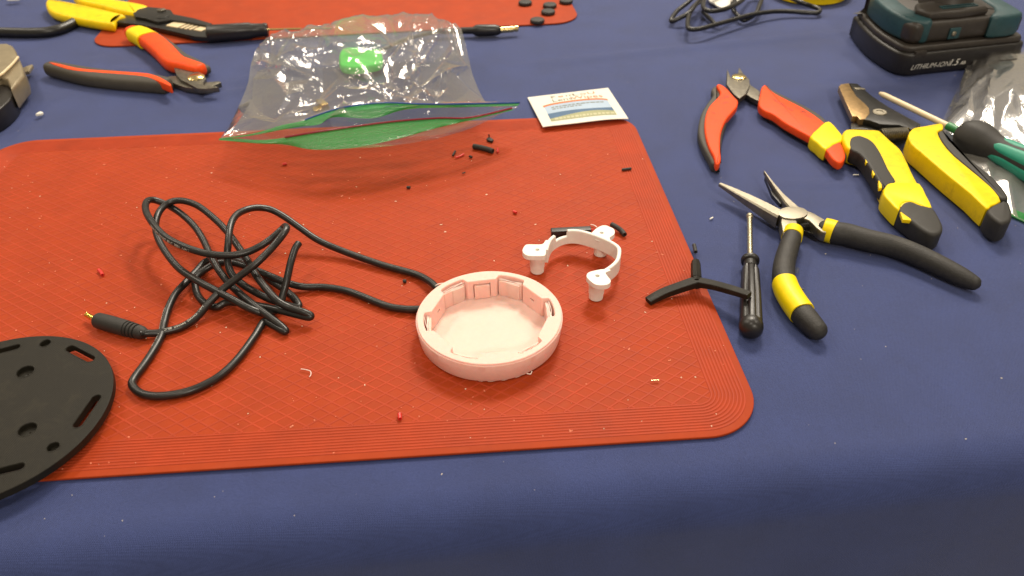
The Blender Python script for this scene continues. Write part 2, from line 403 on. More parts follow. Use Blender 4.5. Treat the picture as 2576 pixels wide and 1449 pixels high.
def cloth_z(x, y):
    p = Vector((x, y)); z = 0.0
    for a, b, h_, wd in CREASES:
        d, t = seg_d(p, a.to_2d(), b.to_2d())
        if d < 3 * wd: z += 1.7 * h_ * math.exp(-(d / wd) ** 2 * 2) * (math.sin(math.pi * min(1, max(0.0, t * 1.0))) ** 0.5 if 0 < t < 1 else 0)
    z += 0.035 * noise.noise(Vector((x * 0.10, y * 0.10, 2.0)))
    return z
def build_cloth():
    prof = []                                   # (distance from the edge line inwards, drop)
    R = 2.6
    t = 150.0
    while t > 70: prof.append((t, 0)); t -= 1.6
    while t > R: prof.append((t, 0)); t -= 0.55
    for i in range(13):
        a = math.radians(90 * i / 12); prof.append((R - R * math.sin(a), -R + R * math.cos(a)))
    for i in range(1, 30): prof.append((-0.02 * i, -R - 1.3 * i))
    sx = [-115 + 0.8 * i for i in range(289)]
    V_, F_ = [], []
    for (t, dz) in prof:
        for s_ in sx:
            q = EDGE_A + e_dir * (s_ + 24) + e_nrm * t
            ripple = 0.0
            if dz < -2.6: ripple = 0.9 * min(1, (-dz - 2.6) / 14) * math.sin(s_ * 0.35 + 0.8 * math.sin(s_ * 0.11))
            zz = cloth_z(q.x, q.y) if (dz == 0 and t > 5) else 0.03 * noise.noise(Vector((q.x * .1, q.y * .1, 2))) 
            q = q - e_nrm * ripple
            V_.append(Vector((q.x, q.y, dz + zz - 0.05)))
    n = len(sx)
    for i in range(len(prof) - 1):
        for j in range(n - 1):
            F_.append((i * n + j, i * n + j + 1, (i + 1) * n + j + 1, (i + 1) * n + j))
    o = mesh('tablecloth', (V_, F_), M['cloth'], smooth=180)
    tag(o, kind='structure')
    return o
build_cloth()

# ================================================================== the red ribbed mats
def bar(a, b, wd, z0, z1, z1b=None):
    """low rib with sloped flanks from a to b (2D)"""
    d = (b - a); L_ = d.length; d = d / L_; n = Vector((-d.y, d.x)); V_ = []
    for p in (a, b):
        for s_, z in ((-1, z0), (-0.5, z1), (0.5, z1), (1, z0)):
            V_.append(Vector((p.x + n.x * s_ * wd / 2, p.y + n.y * s_ * wd / 2, z)))
    return V_, [(0, 1, 5, 4), (1, 2, 6, 5), (2, 3, 7, 6), (0, 3, 2, 1), (4, 5, 6, 7)]
def inside_rr(p, w_, h_, r):
    x, y = abs(p.x) - (w_ / 2 - r), abs(p.y) - (h_ / 2 - r)
    if x <= 0 or y <= 0: return abs(p.x) <= w_ / 2 and abs(p.y) <= h_ / 2
    return x * x + y * y <= r * r
def clip_rr(a, b, w_, h_, r):
    n = 1200; ins = [i for i in range(n + 1) if inside_rr(a + (b - a) * (i / n), w_, h_, r)]
    if len(ins) < 4: return None
    return a + (b - a) * (ins[0] / n), a + (b - a) * (ins[-1] / n)
def build_mat(name, label, cx, cy, w_, h_, rot, ribs=True):
    zb, zt = 0.0, 0.17
    def wd(p, z): 
        c, s_ = math.cos(rot), math.sin(rot); return Vector((cx + p.x * c - p.y * s_, cy + p.x * s_ + p.y * c, z))
    base = slab([wd(p, 0) for p in rrect(0, 0, w_, h_, 3.3, 0, 14)], zb, zt, 0.05)
    root = mesh(name, base, M['mat_red'], loc=(cx, cy, 0), label=label, cat='mat')
    if not ribs: return root
    nb = 10
    for i in range(nb):
        off = 0.50 + i * 0.205
        lp = rrect(0, 0, w_ - 2 * off, h_ - 2 * off, max(0.75, 3.3 - off), 0, 14)
        wid = 0.15
        rings = []
        for d, z in ((wid / 2, zt - 0.005), (wid * 0.27, zt + 0.032), (-wid * 0.27, zt + 0.032), (-wid / 2, zt - 0.005)):
            rings.append([wd(p, z) for p in inset(lp, d)])
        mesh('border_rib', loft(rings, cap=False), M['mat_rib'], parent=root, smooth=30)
    iw, ih, ir = w_ - 2 * 2.42, h_ - 2 * 2.42, 0.8
    dx, dy = 1.20, 0.86
    sl = dy / dx
    k = 0
    for fam in (1, -1):
        nmax = int((iw / 2 + ih / 2 / sl) / dx) + 2
        for i in range(-nmax, nmax + 1):
            a = Vector((i * dx - (ih / 2 / sl) * fam, -ih / 2)); b = Vector((i * dx + (ih / 2 / sl) * fam, ih / 2))
            c = clip_rr(a, b, iw, ih, ir)
            if not c: continue
            p, q = c
            v, f = bar(p, q, 0.15, zt - 0.005, zt + 0.020 + (0.004 if fam > 0 else 0))
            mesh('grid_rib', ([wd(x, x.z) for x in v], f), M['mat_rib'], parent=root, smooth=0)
    return root
R_MAT = math.radians(3.45)
c_, s_ = math.cos(R_MAT), math.sin(R_MAT)
MW, MH = 57.4, 39.5
fr = Vector((13.78, 27.68))                      # front right corner of the mat
mc = fr + Vector((-c_ * MW / 2 - s_ * MH / 2, -s_ * MW / 2 + c_ * MH / 2))
MAT_NEAR = build_mat('silicone_mat', 'red silicone mat with diamond grid and ribbed border, lying in the foreground', mc.x, mc.y, MW, MH, R_MAT)
R2 = math.radians(5.6)
fr2 = Vector((8.9, 92.5)); c2, s2 = math.cos(R2), math.sin(R2)
mc2 = fr2 + Vector((-c2 * 57.4 / 2 - s2 * 39.3 / 2, -s2 * 57.4 / 2 + c2 * 39.3 / 2))
build_mat('silicone_mat', 'smooth red silicone mat at the back of the table, partly behind the plastic bag', mc2.x, mc2.y, 57.4, 39.3, R2, ribs=False)
MZ = 0.22       # height of the rib tops on the near mat

# ================================================================== pale pink printed ring case
RC = Vector((-1.42, 36.13)); RZ = MZ                 # centre, height of the mat
def build_ring():
    root = thing('ring_case', 'pale pink 3D-printed round case with notched opening, in the middle of the red mat', 'case', (RC.x, RC.y, RZ))
    H = 1.55; FL = 0.10; KR = 0.985
    ang0 = 9.0
    prof = []                                        # inner outline, (angle, radius)
    for k in range(6):
        base = ang0 + 60 * k
        seq = [(-30 + i * 2.4, None) for i in range(7)]
        for i in range(7): t = -30 + i * 14.2 / 6; prof.append((base + t, 3.50 / math.cos(math.radians(30 + t))))
        for t, r in ((-15.2, 3.62), (-14.6, 3.66), (-13.9, 3.80), (-13.3, 3.95), (-12.4, 4.03), (-11.2, 4.06)): prof.append((base + t, r))
        for i in range(9): prof.append((base - 9.5 + 19 * i / 8, 4.07))
        for t, r in ((11.2, 4.06), (12.4, 4.03), (13.3, 3.95), (13.9, 3.80), (14.6, 3.66), (15.2, 3.62)): prof.append((base + t, r))
        for i in range(1, 7): t = 15.8 + i * 14.2 / 6; prof.append((base + t, 3.50 / math.cos(math.radians(30 - t))) ) if t < 29.9 else None
    pts = [(math.radians(a), r) for a, r in prof]
    cc = lambda a, r, z: Vector((RC.x + KR * r * math.cos(a), RC.y + KR * r * math.sin(a), RZ + z))
    rows = []
    outer = [(4.22, 0.0), (4.34, 0.06), (4.42, 0.18), (4.52, 0.9), (4.57, 1.38), (4.55, 1.43), (4.50, 1.44), (4.49, 1.52), (4.46, H)]
    rows.append([cc(a, r, 0.0) for a, r in pts])
    for r, z in outer: rows.append([cc(a, r + 0.006 * math.sin(a * 9 + z * 8), z) for a, _ in pts])
    rows.append([cc(a, r + 0.04, H) for a, r in pts]); rows.append([cc(a, r, H - 0.04) for a, r in pts])
    rows.append([cc(a, r, 0.0) for a, r in pts])
    body = mesh('case_ring', loft(rows, cap=False), M['pink'], parent=root, smooth=30)
    rngb = random.Random(2)
    bp = [(2 * math.pi * i / 180, 4.26 + 0.07 * noise.noise(Vector((i * .35, 0, 3))) + (0.06 * rngb.random() if 130 < i < 150 else 0)) for i in range(180)]
    mesh('brim', loft([[cc(a, 4.0, 0.0) for a, r in bp], [cc(a, r, 0.0) for a, r in bp], [cc(a, r, 0.035) for a, r in bp], [cc(a, 4.0, 0.035) for a, r in bp]], cap=False), M['pink_thread'], parent=root)
    # floor of the case
    fl = lathe((RC.x, RC.y, RZ), (RC.x, RC.y, RZ + 1), [(0.02, 4.2), (FL, 4.2), (FL + 0.001, 0.01)], 64)
    mesh('case_floor', fl, M['pink'], parent=root, smooth=30)
    def wallbox(ang, r0, r1, half, z0, z1, b=0.03):
        a = math.radians(ang); n = Vector((math.cos(a), math.sin(a))); t = Vector((-n.y, n.x))
        q = [RC + n * r0 - t * half, RC + n * r1 - t * half, RC + n * r1 + t * half, RC + n * r0 + t * half]
        return slab(q, RZ + z0, RZ + z1, b)
    # slots in two walls, gap above the tab
    cut(body, [wallbox(39, 3.2, 3.8, 0.20, 0.78, 0.95, 0.01), wallbox(159, 3.2, 3.8, 0.18, 0.78, 0.95, 0.01), wallbox(99, 3.2, 3.62, 0.56, 0.2, 1.29, 0.01)])
    body.data.shade_smooth(); body.data.set_sharp_from_angle(angle=math.radians(30))
    mesh('snap_tab', wallbox(99, 3.34, 3.62, 0.50, 0.14, 1.20, 0.035), M['pink'], parent=root)
    for k in range(6):
        a = ang0 + 60 * k
        p = mesh('notch_panel', wallbox(a, 3.62, 3.74, 0.80, 0.08, 1.30, 0.02), M['pink'], parent=root)
        mesh('panel_rim', wallbox(a - 4, 3.56, 3.64, 0.42, 0.10, 1.27, 0.02), M['pink'], parent=root)
        an = math.radians(a); n = Vector((math.cos(an), math.sin(an))); t = Vector((-n.y, n.x))
        for i in range(4):                            # loose print threads across the notch
            l = 0.82 - random.random() * 0.1; d0, d1 = 3.68 + random.uniform(-.02, .1), 3.70 + random.uniform(0, 0.26)
            if i % 2: d0, d1 = d1, d0
            A = RC + n * d0 - t * l; B = RC + n * d1 + t * l; mid = (A + B) / 2 + n * random.uniform(-.02, .1)
            z = RZ + random.uniform(1.28, 1.42)
            mesh('print_thread', tube([(A.x, A.y, z), (mid.x, mid.y, z - random.uniform(-.03, .1)), (B.x, B.y, z + random.uniform(-.05, .03))], 0.022, 5, 5), M['pink_thread'], parent=p)
        for i in range(3):
            q = RC + n * random.uniform(3.8, 4.0) + t * random.uniform(-.5, .5)
            mesh('print_thread', tube([(q.x, q.y, RZ + .3), (q.x + random.uniform(-.1, .1), q.y + .05, RZ + .6), (q.x + random.uniform(-.2, .2), q.y - .05, RZ + .85)], 0.03, 5, 4), M['pink_thread'], parent=p)
build_ring()

# ================================================================== white printed bracket on three feet
def build_bracket():
    V = view(1950, 800, 3.22); Z = 2.0
    root = thing('bracket', 'white 3D-printed C-shaped bracket standing on three round feet', 'bracket', (4.7, 42.2, MZ))
    path = [Vector((x, y, 0)) for x, y in ((2.36, 42.55), (2.52, 43.3), (2.80, 43.98), (3.42, 44.62), (4.15, 44.90), (4.96, 44.75), (6.0, 44.13), (6.85, 43.38), (7.24, 42.80), (7.27, 42.25), (7.05, 41.35), (6.65, 40.72), (6.05, 40.12))]
    pts = catmull(path, 24); m = len(pts); rows = [[], [], [], []]; th = 0.13
    rings = []
    L_ = 0; acc = [0]
    for i in range(1, m): L_ += (pts[i] - pts[i - 1]).length; acc.append(L_)
    for i, p in enumerate(pts):
        t = (pts[min(i + 1, m - 1)] - pts[max(i - 1, 0)]).normalized(); n = Vector((-t.y, t.x, 0))
        x = p.x; u = acc[i] / L_
        ztop = Z
        if 3.02 < p.x < 3.95 and p.y > 44: ztop = 1.52
        f = acc[i]
        z0 = 0.92
        if p.x > 6.4 and p.y < 42.4: z0 = 0.92
        sec = [(-th, z0), (-th, ztop - 0.05), (-th + 0.05, ztop), (th - 0.05, ztop), (th, ztop - 0.05), (th, z0)]
        rings.append([Vector((p.x + n.x * a, p.y + n.y * a, z)) for a, z in sec])
    mesh('arc_wall', loft(rings), M['white_print'], parent=root, smooth=40)
    # inner ledge below the notch
    lugs = []
    for (px, py), att in ((V(535, 590, Z)[:2], [(2.42, 43.25), (2.45, 42.45)]), (V(1350, 375, Z)[:2], [(5.45, 44.55), (6.55, 43.75)]), (V(1295, 920, Z)[:2], [(6.45, 40.45), (6.0, 40.3)])):
        lugs.append((Vector((px, py)), att))
    shapes = [
        [(345, 600), (370, 545), (415, 522), (590, 520), (640, 470), (690, 480), (650, 560), (640, 640), (610, 668), (440, 668), (372, 645)],
        [(1225, 385), (1270, 330), (1340, 288), (1400, 282), (1440, 296), (1505, 330), (1510, 390), (1450, 440), (1480, 500), (1400, 460), (1300, 415)],
        [(1160, 905), (1200, 870), (1330, 840), (1420, 835), (1465, 850), (1400, 880), (1425, 925), (1465, 985), (1425, 1030), (1330, 1040), (1250, 1020), (1170, 950)]]
    for (c, att), sh in zip(lugs, shapes):
        o2 = [Vector(p[:2]) for p in catmull([V(x, y, Z) for x, y in sh], 4, True)]
        hole = circle(c.x, c.y, 0.14, 20)
        lg = mesh('lug', plate_holes(o2, [hole], 1.64, Z + 0.002), M['white_print'], parent=root, smooth=30)
        bevel_mod(lg, 0.05, 2)
        q = c + Vector((0.0, -0.02))
        mesh('foot', lathe((q.x, q.y, MZ), (q.x, q.y, 3), [(0, 0.01), (0, 0.42), (0.03, 0.46), (0.42, 0.47), (0.44, 0.50), (0.95, 0.51), (1.0, 0.53), (1.25, 0.54), (1.49, 0.62), (1.49, 0.01)], 28), M['white_print'], parent=root, smooth=25)
build_bracket()

# black connector housing with a red wire behind the bracket, tubing scrap beside it
V = view(1950, 800, 3.22)
def build_block():
    a, b = V(712, 480, MZ), V(1215, 455, MZ)
    d = (b - a).normalized(); n = Vector((-d.y, d.x, 0))
    root = thing('connector_housing', 'flat black connector housing with red wire, lying behind the white bracket', 'connector', a)
    q = [a, b, b + n * 0.55, a + n * 0.55]
    mesh('housing', slab([x + d * 0 for x in q], MZ, MZ + 0.80, 0.05), M['black_plastic'], parent=root)
    q2 = [a + d * .12 - n * 0.03, b - d * .1 - n * 0.03, b - d * .1 + n * .05, a + d * .12 + n * .05]
    mesh('front_rib', slab(q2, MZ + 0.52, MZ + 0.62, 0.01), M['black_plastic'], parent=root)
    mesh('front_rib', slab(q2, MZ + 0.14, MZ + 0.22, 0.01), M['black_plastic'], parent=root)
    mesh('wire', tube([b + Vector((-.1, .2, .62)), b + Vector((.25, .25, .66)), b + Vector((.5, .2, .5)), b + Vector((.75, .1, .1))], 0.07, 8), M['red_wire'], parent=root)
build_block()
def tubing(name, label, pts, r, material, cat='tubing', hollow=True, group=None):
    n = 12
    pts = catmull(pts, 5); m = len(pts); rings_o, rings_i = [], []
    for i, p in enumerate(pts):
        t = (pts[min(i + 1, m - 1)] - pts[max(i - 1, 0)]).normalized(); a = t.cross(Vector((0, 0, 1))).normalized(); b = a.cross(t)
        rings_o.append([p + a * r * math.cos(2 * math.pi * j / n) + b * r * math.sin(2 * math.pi * j / n) for j in range(n)])
        rings_i.append([p + a * r * .55 * math.cos(2 * math.pi * j / n) + b * r * .55 * math.sin(2 * math.pi * j / n) for j in range(n)])
    vf = loft(rings_o + rings_i[::-1] + [rings_o[0]], cap=False) if hollow else loft(rings_o)
    mesh(name, vf, material, loc=Vector((pts[0].x, pts[0].y, 0)), label=label, cat=cat, group=group)
tubing('tubing_scrap', 'short black tube offcut with open end beside the white bracket', [V(1475, 270, .55), V(1540, 305, .55), V(1600, 350, .45), V(1640, 400, .42)], 0.19, M['black_rubber'])

# ================================================================== black printed disc with slots
def build_disc():
    zt = 1.15; c = Vector((-28.72, 29.2)); r = 6.36; th = 0.46
    V = view(0, 1200, 1.811)
    root = thing('slotted_disc', 'black 3D-printed disc with slots and screw holes at the left edge', 'disc', (c.x, c.y, 0.2))
    def slot(a, b, w_):
        a, b = V(*a, zt).to_2d(), V(*b, zt).to_2d(); d = (b - a).normalized(); n = Vector((-d.y, d.x)); out = []
        for i in range(9): t = math.pi / 2 + math.pi * i / 8; out.append(a + d * math.cos(t) * w_ + n * math.sin(t) * w_)
        for i in range(9): t = -math.pi / 2 + math.pi * i / 8; out.append(b + d * math.cos(t) * w_ + n * math.sin(t) * w_)
        return out
    slots = [slot((500, 310), (645, 385), 0.24), slot((685, 665), (555, 850), 0.24), slot((-60, 1200), (140, 1152), 0.22), (slot((-80, 350), (115, 300), 0.22))]
    slots.append([c + Vector((math.cos(t) * 0.22 - 4.9, math.sin(t) * 0.9 + 1.5)) for t in [2 * math.pi * i / 18 for i in range(18)]])
    screw = [(180, 475, 0.46), (195, 888, 0.46), (322, 273, 0.30), (378, 1012, 0.30)]
    holes = [circle(*V(x, y, zt).to_2d(), q, 22) for x, y, q in screw]
    pl = mesh('disc_plate', plate_holes(circle(c.x, c.y, r, 128), slots + holes, zt - th, zt), M['black_print'], parent=root, smooth=25)
    bevel_mod(pl, 0.07, 3)
    for lp in slots + holes:                           # raised rim round each opening
        rings = []
        for d, z in ((-0.10, zt - 0.02), (-0.085, zt + 0.012), (-0.03, zt + 0.012), (-0.015, zt - 0.02)):
            rings.append([Vector((p.x, p.y, z)) for p in inset(lp, d)])
        mesh('opening_rim', loft(rings, cap=False), M['black_print'], parent=root)
    for x, y, q in screw:                              # bottom of each screw hole
        p = V(x, y, zt); mesh('screw_boss', lathe((p.x, p.y, 0.2), (p.x, p.y, 2), [(0, q + .12), (zt - 0.2 - 0.30, q + .10), (zt - .2 - .30, 0.1), (zt - .2 - .36, 0.02)], 20), M['black_print'], parent=root)
    mesh('hub', lathe((c.x, c.y, 0.2), (c.x, c.y, 2), [(0, 0.01), (0, 3.9), (zt - th - 0.2 + .01, 3.9), (zt - th - .2 + .01, 0.01)], 48), M['black_print'], parent=root)
build_disc()

# ================================================================== black audio cable with gold plug
def path_frame(pts):
    m = len(pts); fr_ = []; s_ = 0
    for i, p in enumerate(pts):
        t = (pts[min(i + 1, m - 1)] - pts[max(i - 1, 0)]).normalized()
        if i: s_ += (p - pts[i - 1]).length
        fr_.append((s_, p, t))
    return fr_
def cable_print(name, s, pts, start, size, r, parent, tilt, flip=False):
    """white lettering bent round the sheath; tilt turns it round the cable"""
    frm = path_frame(pts)
    def fn(x, y):
        if flip: x, y = -x, -y
        d = start + x
        k = 0
        while k < len(frm) - 2 and frm[k + 1][0] < d: k += 1
        s0, p0, t0 = frm[k]; s1, p1, t1 = frm[k + 1]; f = (d - s0) / max(1e-6, s1 - s0)
        p = p0.lerp(p1, f); t = t0.lerp(t1, f).normalized()
        toc = (Vector((0, 0, CAM_H)) - p).normalized()
        u = (Vector((0, 0, 1)) * 0.75 + Vector((0, -0.66, 0))); u = (u - t * u.dot(t)).normalized(); b = u.cross(t)
        a = (y - size * 0.35) / r + tilt
        return p + u * (r + 0.006) * math.cos(a) - b * (r + 0.006) * math.sin(a)
    mesh(name, text_vf(s, size, fn), M['print_white'], parent=parent, smooth=0)
def build_cable():
    V = view(250, 700, 1.5255); r = 0.242
    root = thing('audio_cable', 'tangled black audio cable with gold plug, running to the pink case', 'cable', (-15, 40, MZ))
    z0 = MZ + r
    A = [(455, 940, .75), (490, 935, .62), (560, 933, .5), (640, 918, .46), (720, 892, .46), (800, 838, .6), (870, 757, 1.0), (950, 675, 1.5), (1050, 597, 2.1), (1150, 522, 2.7), (1235, 440, 3.2), (1300, 365, 3.6), (1338, 310, 3.75), (1333, 292, 3.55), (1310, 312, 3.3),
         (1250, 365, 3.05), (1180, 412, 2.8), (1100, 448, 2.7), (1000, 466, 2.7), (870, 457, 2.8), (740, 420, 3.0), (620, 360, 3.2), (545, 285, 3.3), (497, 205, 3.2), (498, 148, 3.0), (540, 133, 2.7), (620, 162, 2.3), (705, 215, 2.0), (785, 290, 1.7), (838, 370, 1.5), (880, 460, 1.4), (930, 550, 1.3),
         (1000, 640, 1.2), (1090, 722, 1.1), (1180, 792, .95), (1260, 852, .75), (1318, 900, .55), (1335, 922, .45), (1310, 915, z0), (1250, 880, z0), (1205, 865, z0), (1150, 950, z0), (1050, 1085, z0), (950, 1182, z0), (850, 1243, z0), (750, 1283, z0), (640, 1306, z0), (540, 1311, z0), (460, 1292, z0), (414, 1245, z0), (428, 1200, z0), (480, 1130, z0), (540, 1040, z0), (588, 950, z0), (606, 870, z0), (628, 790, .6), (672, 700, .75), (732, 632, .8), (800, 560, .7), (858, 502, .6),
         (950, 482, .5), (1060, 500, .5), (1150, 548, .55), (1250, 620, .6), (1350, 690, .6), (1408, 752, .5), (1400, 778, z0), (1300, 752, .55), (1200, 712, .75), (1090, 650, 1.0), (1012, 580, 1.5), (985, 490, 2.2), (990, 390, 3.0), (1003, 290, 3.4), (1035, 228, 3.4), (1090, 195, 3.2), (1160, 180, 3.0), (1240, 190, 2.7), (1320, 230, 2.3), (1420, 300, 1.7), (1530, 375, 1.1), (1678, 440, .7), (1910, 522, .5), (2110, 578, .5), (2195, 620, .62), (2240, 660, .7), (2285, 705, .7)]
    B = [(2200, 785, .6), (2110, 790, .5), (2030, 787, z0), (1935, 768, z0), (1767, 702, z0), (1678, 674, z0), (1560, 657, z0), (1440, 655, .55), (1340, 630, .8), (1240, 590, 1.05), (1130, 545, 1.15), (1030, 512, 1.15), (930, 512, 1.05), (850, 552, .8), (795, 605, .65), (800, 690, z0), (848, 752, z0), (918, 776, z0), (985, 748, .6), (1100, 758, .7), (1250, 785, .8), (1400, 822, .8), (1472, 838, .8), (1484, 826, .9), (1440, 806, 1.1), (1360, 780, 1.2), (1290, 742, 1.5),
         (1230, 680, 1.7), (1160, 590, 1.9), (1100, 488, 2.0), (1040, 400, 2.1), (980, 320, 2.2), (900, 240, 2.4), (800, 165, 2.6), (700, 137, 2.7), (620, 158, 2.6), (566, 225, 2.4), (556, 320, 2.2), (600, 425, 1.9), (690, 540, 1.7), (800, 616, 1.55), (900, 670, 1.45), (1000, 722, 1.35), (1120, 786, 1.1), (1220, 815, .7), (1290, 780, .6), (1322, 690, 1.2), (1345, 600, 1.9), (1365, 510, 2.5), (1390, 430, 2.9), (1413, 394, 3.0)]
    ptsA = catmull([V(*q) for q in A], 6); ptsB = catmull([V(*q) for q in B], 6)
    sa = mesh('sheath', tube(ptsA, r, 14, smooth=False), M['cable'], parent=root, smooth=60)
    sb = mesh('sheath', tube(ptsB, r, 14, smooth=False), M['cable'], parent=root, smooth=60)
    def alen(idx): return sum((ptsA[i + 1] - ptsA[i]).length for i in range(idx * 6))
    cable_print('lettering', 'AWM  2464  24AWG  80°C  300V  VW-1', ptsA, alen(22) , 0.24, r, sa, 0.0, True)
    cable_print('lettering', 'VW-1  CHANG  24AWG  80°C', ptsA, alen(2) + 3.4, 0.22, r, sa, 0.25, True)
    cable_print('lettering', 'AWM  2464  24AWG  80°C  300V  VW-1', ptsA, alen(55), 0.22, r, sa, 0.0, True)
    # plug
    V2 = view(0, 1200, 1.811)
    tail, nose, tip = V2(1040, 208, .62), V2(690, 108, .62), V2(612, 68, .60)
    L_ = (nose - tail).length
    pl = mesh('plug_body', lathe(tail, nose, [(-0.02, 0.05), (0, 0.26), (0.08, 0.33), (0.3, 0.42), (0.6, 0.45), (0.62, 0.38), (0.70, 0.38), (0.72, 0.47), (0.86, 0.48), (0.88, 0.40), (0.96, 0.40), (0.98, 0.49), (1.12, 0.50), (1.14, 0.43), (1.22, 0.43), (1.24, 0.51), (1.36, 0.51), (1.38, 0.46), (1.45, 0.46), (1.47, 0.52), (L_ * .75, 0.53), (L_ - .12, 0.50), (L_ - 0.03, 0.45), (L_, 0.38), (L_ + .005, 0.02)], 28), M['black_rubber'], parent=root, smooth=28)
    d = (tip - nose).length
    mesh('plug_tip', lathe(nose, tip, [(-.1, 0.175), (d * .42, 0.175), (d * .42, 0.14), (d * .47, 0.14), (d * .47, 0.175), (d * .62, 0.175), (d * .62, .14), (d * .67, .14), (d * .67, 0.175), (d * .72, 0.12), (d * .80, 0.12), (d * .9, 0.175), (d * .98, 0.10), (d, 0.02)], 20), M['gold'], parent=pl, smooth=28)
build_cable()

# ================================================================== nippers with orange grips (right)
def text_marks(parent, V, rows, z, size=0.22):
    for s, (x, y), (x2, y2) in rows:
        a, b = V(x, y, z), V(x2, y2, z); d = (b - a).normalized(); n = Vector((-d.y, d.x, 0))
        mesh('print', text_vf(s, size, lambda u, v: a + d * u + n * v + Vector((0, 0, 0.012))), M['print_dark'], parent=parent, smooth=0)
def nippers_right():
    V = view(2600, 200, 1.799)
    root = thing('flush_cutter', 'open flush cutters with orange grips, pointing away, beside the yellow wire stripper', 'cutters', V(558, 187, 0))
    zt = 1.25
    gA = slab(ol(V, [(388, 250), (362, 275), (372, 315), (330, 375), (288, 450), (268, 560), (288, 650), (338, 745), (368, 800), (410, 803), (425, 790), (440, 600), (480, 480), (500, 330), (420, 260)], .85), 0.05, 0.92, 0.22, 3)
    g = mesh('grip', gA, M['grey_grip'], parent=root)
    oA = slab(ol(V, [(400, 240), (432, 238), (475, 268), (522, 322), (550, 352), (545, 390), (522, 420), (470, 482), (440, 545), (426, 610), (424, 690), (430, 765), (415, 798), (392, 796), (380, 745), (347, 680), (322, 600), (314, 520), (324, 445), (352, 385), (400, 335), (426, 295)], zt), 0.55, zt, 0.14, 3)
    a = mesh('grip_shell', oA, M['orange_grip'], parent=g)
    gB = slab(ol(V, [(712, 340), (720, 270), (760, 245), (800, 280), (960, 360), (1110, 440), (1200, 520), (1290, 620), (1325, 720), (1300, 775), (1240, 780), (1180, 700), (1060, 620), (880, 510), (750, 430)], .85), 0.05, 0.92, 0.22, 3)
    g2 = mesh('grip', gB, M['grey_grip'], parent=root)
    oB = slab(ol(V, [(708, 300), (718, 255), (745, 238), (775, 268), (815, 300), (900, 345), (1000, 395), (1090, 450), (1165, 510), (1240, 590), (1290, 670), (1312, 740), (1298, 780), (1262, 788), (1215, 755), (1165, 690), (1070, 612), (980, 562), (880, 505), (800, 448), (745, 425), (705, 395), (696, 360)], zt), 0.5, zt, 0.16, 3)
    b = mesh('grip_shell', oB, M['orange_grip'], parent=g2)
    mesh('tape_wrap', slab(ol(V, [(1062, 602), (1110, 550), (1165, 502), (1210, 502), (1260, 555), (1302, 612), (1285, 638), (1230, 662), (1172, 697), (1110, 645)], 1.32), .12, 1.32, .2, 2), M['yellow_tape'], parent=g2, smooth=50)
    # jaws
    z1, z0 = 1.0, 0.45
    mesh('jaw', slab(ol(V, [(470, 240), (474, 132), (484, 150), (500, 190), (515, 178), (560, 160), (600, 170), (632, 205), (634, 245), (606, 305), (560, 338), (515, 300), (482, 252)], z1), z0, z1, 0.05, 0), M['dark_steel'], parent=root)
    mesh('jaw', slab(ol(V, [(548, 180), (556, 122), (566, 130), (590, 168), (640, 245), (706, 290), (700, 360), (640, 330), (600, 305), (560, 250)], 0.7), 0.3, 0.74, 0.04, 0), M['dark_steel'], parent=root)
    c = V(558, 187, 1.0)
    rv = mesh('rivet', lathe((c.x, c.y, .9), (c.x, c.y, 2), [(0, .7), (.15, .72), (.2, .66), (.24, .3), (.25, .01)], 28), M['brass'], parent=root, smooth=40)
    text_marks(a, V, [('S', (378, 448), (410, 440)), ('CHP', (435, 345), (490, 330)), ('170', (445, 385), (500, 365))], zt, 0.55)
    text_marks(b, V, [('PROFESSIONAL', (790, 345), (900, 410)), ('CUTTER', (940, 395), (1040, 450)), ('Ø1.0 mm', (985, 430), (1085, 490))], zt, 0.42)
nippers_right()

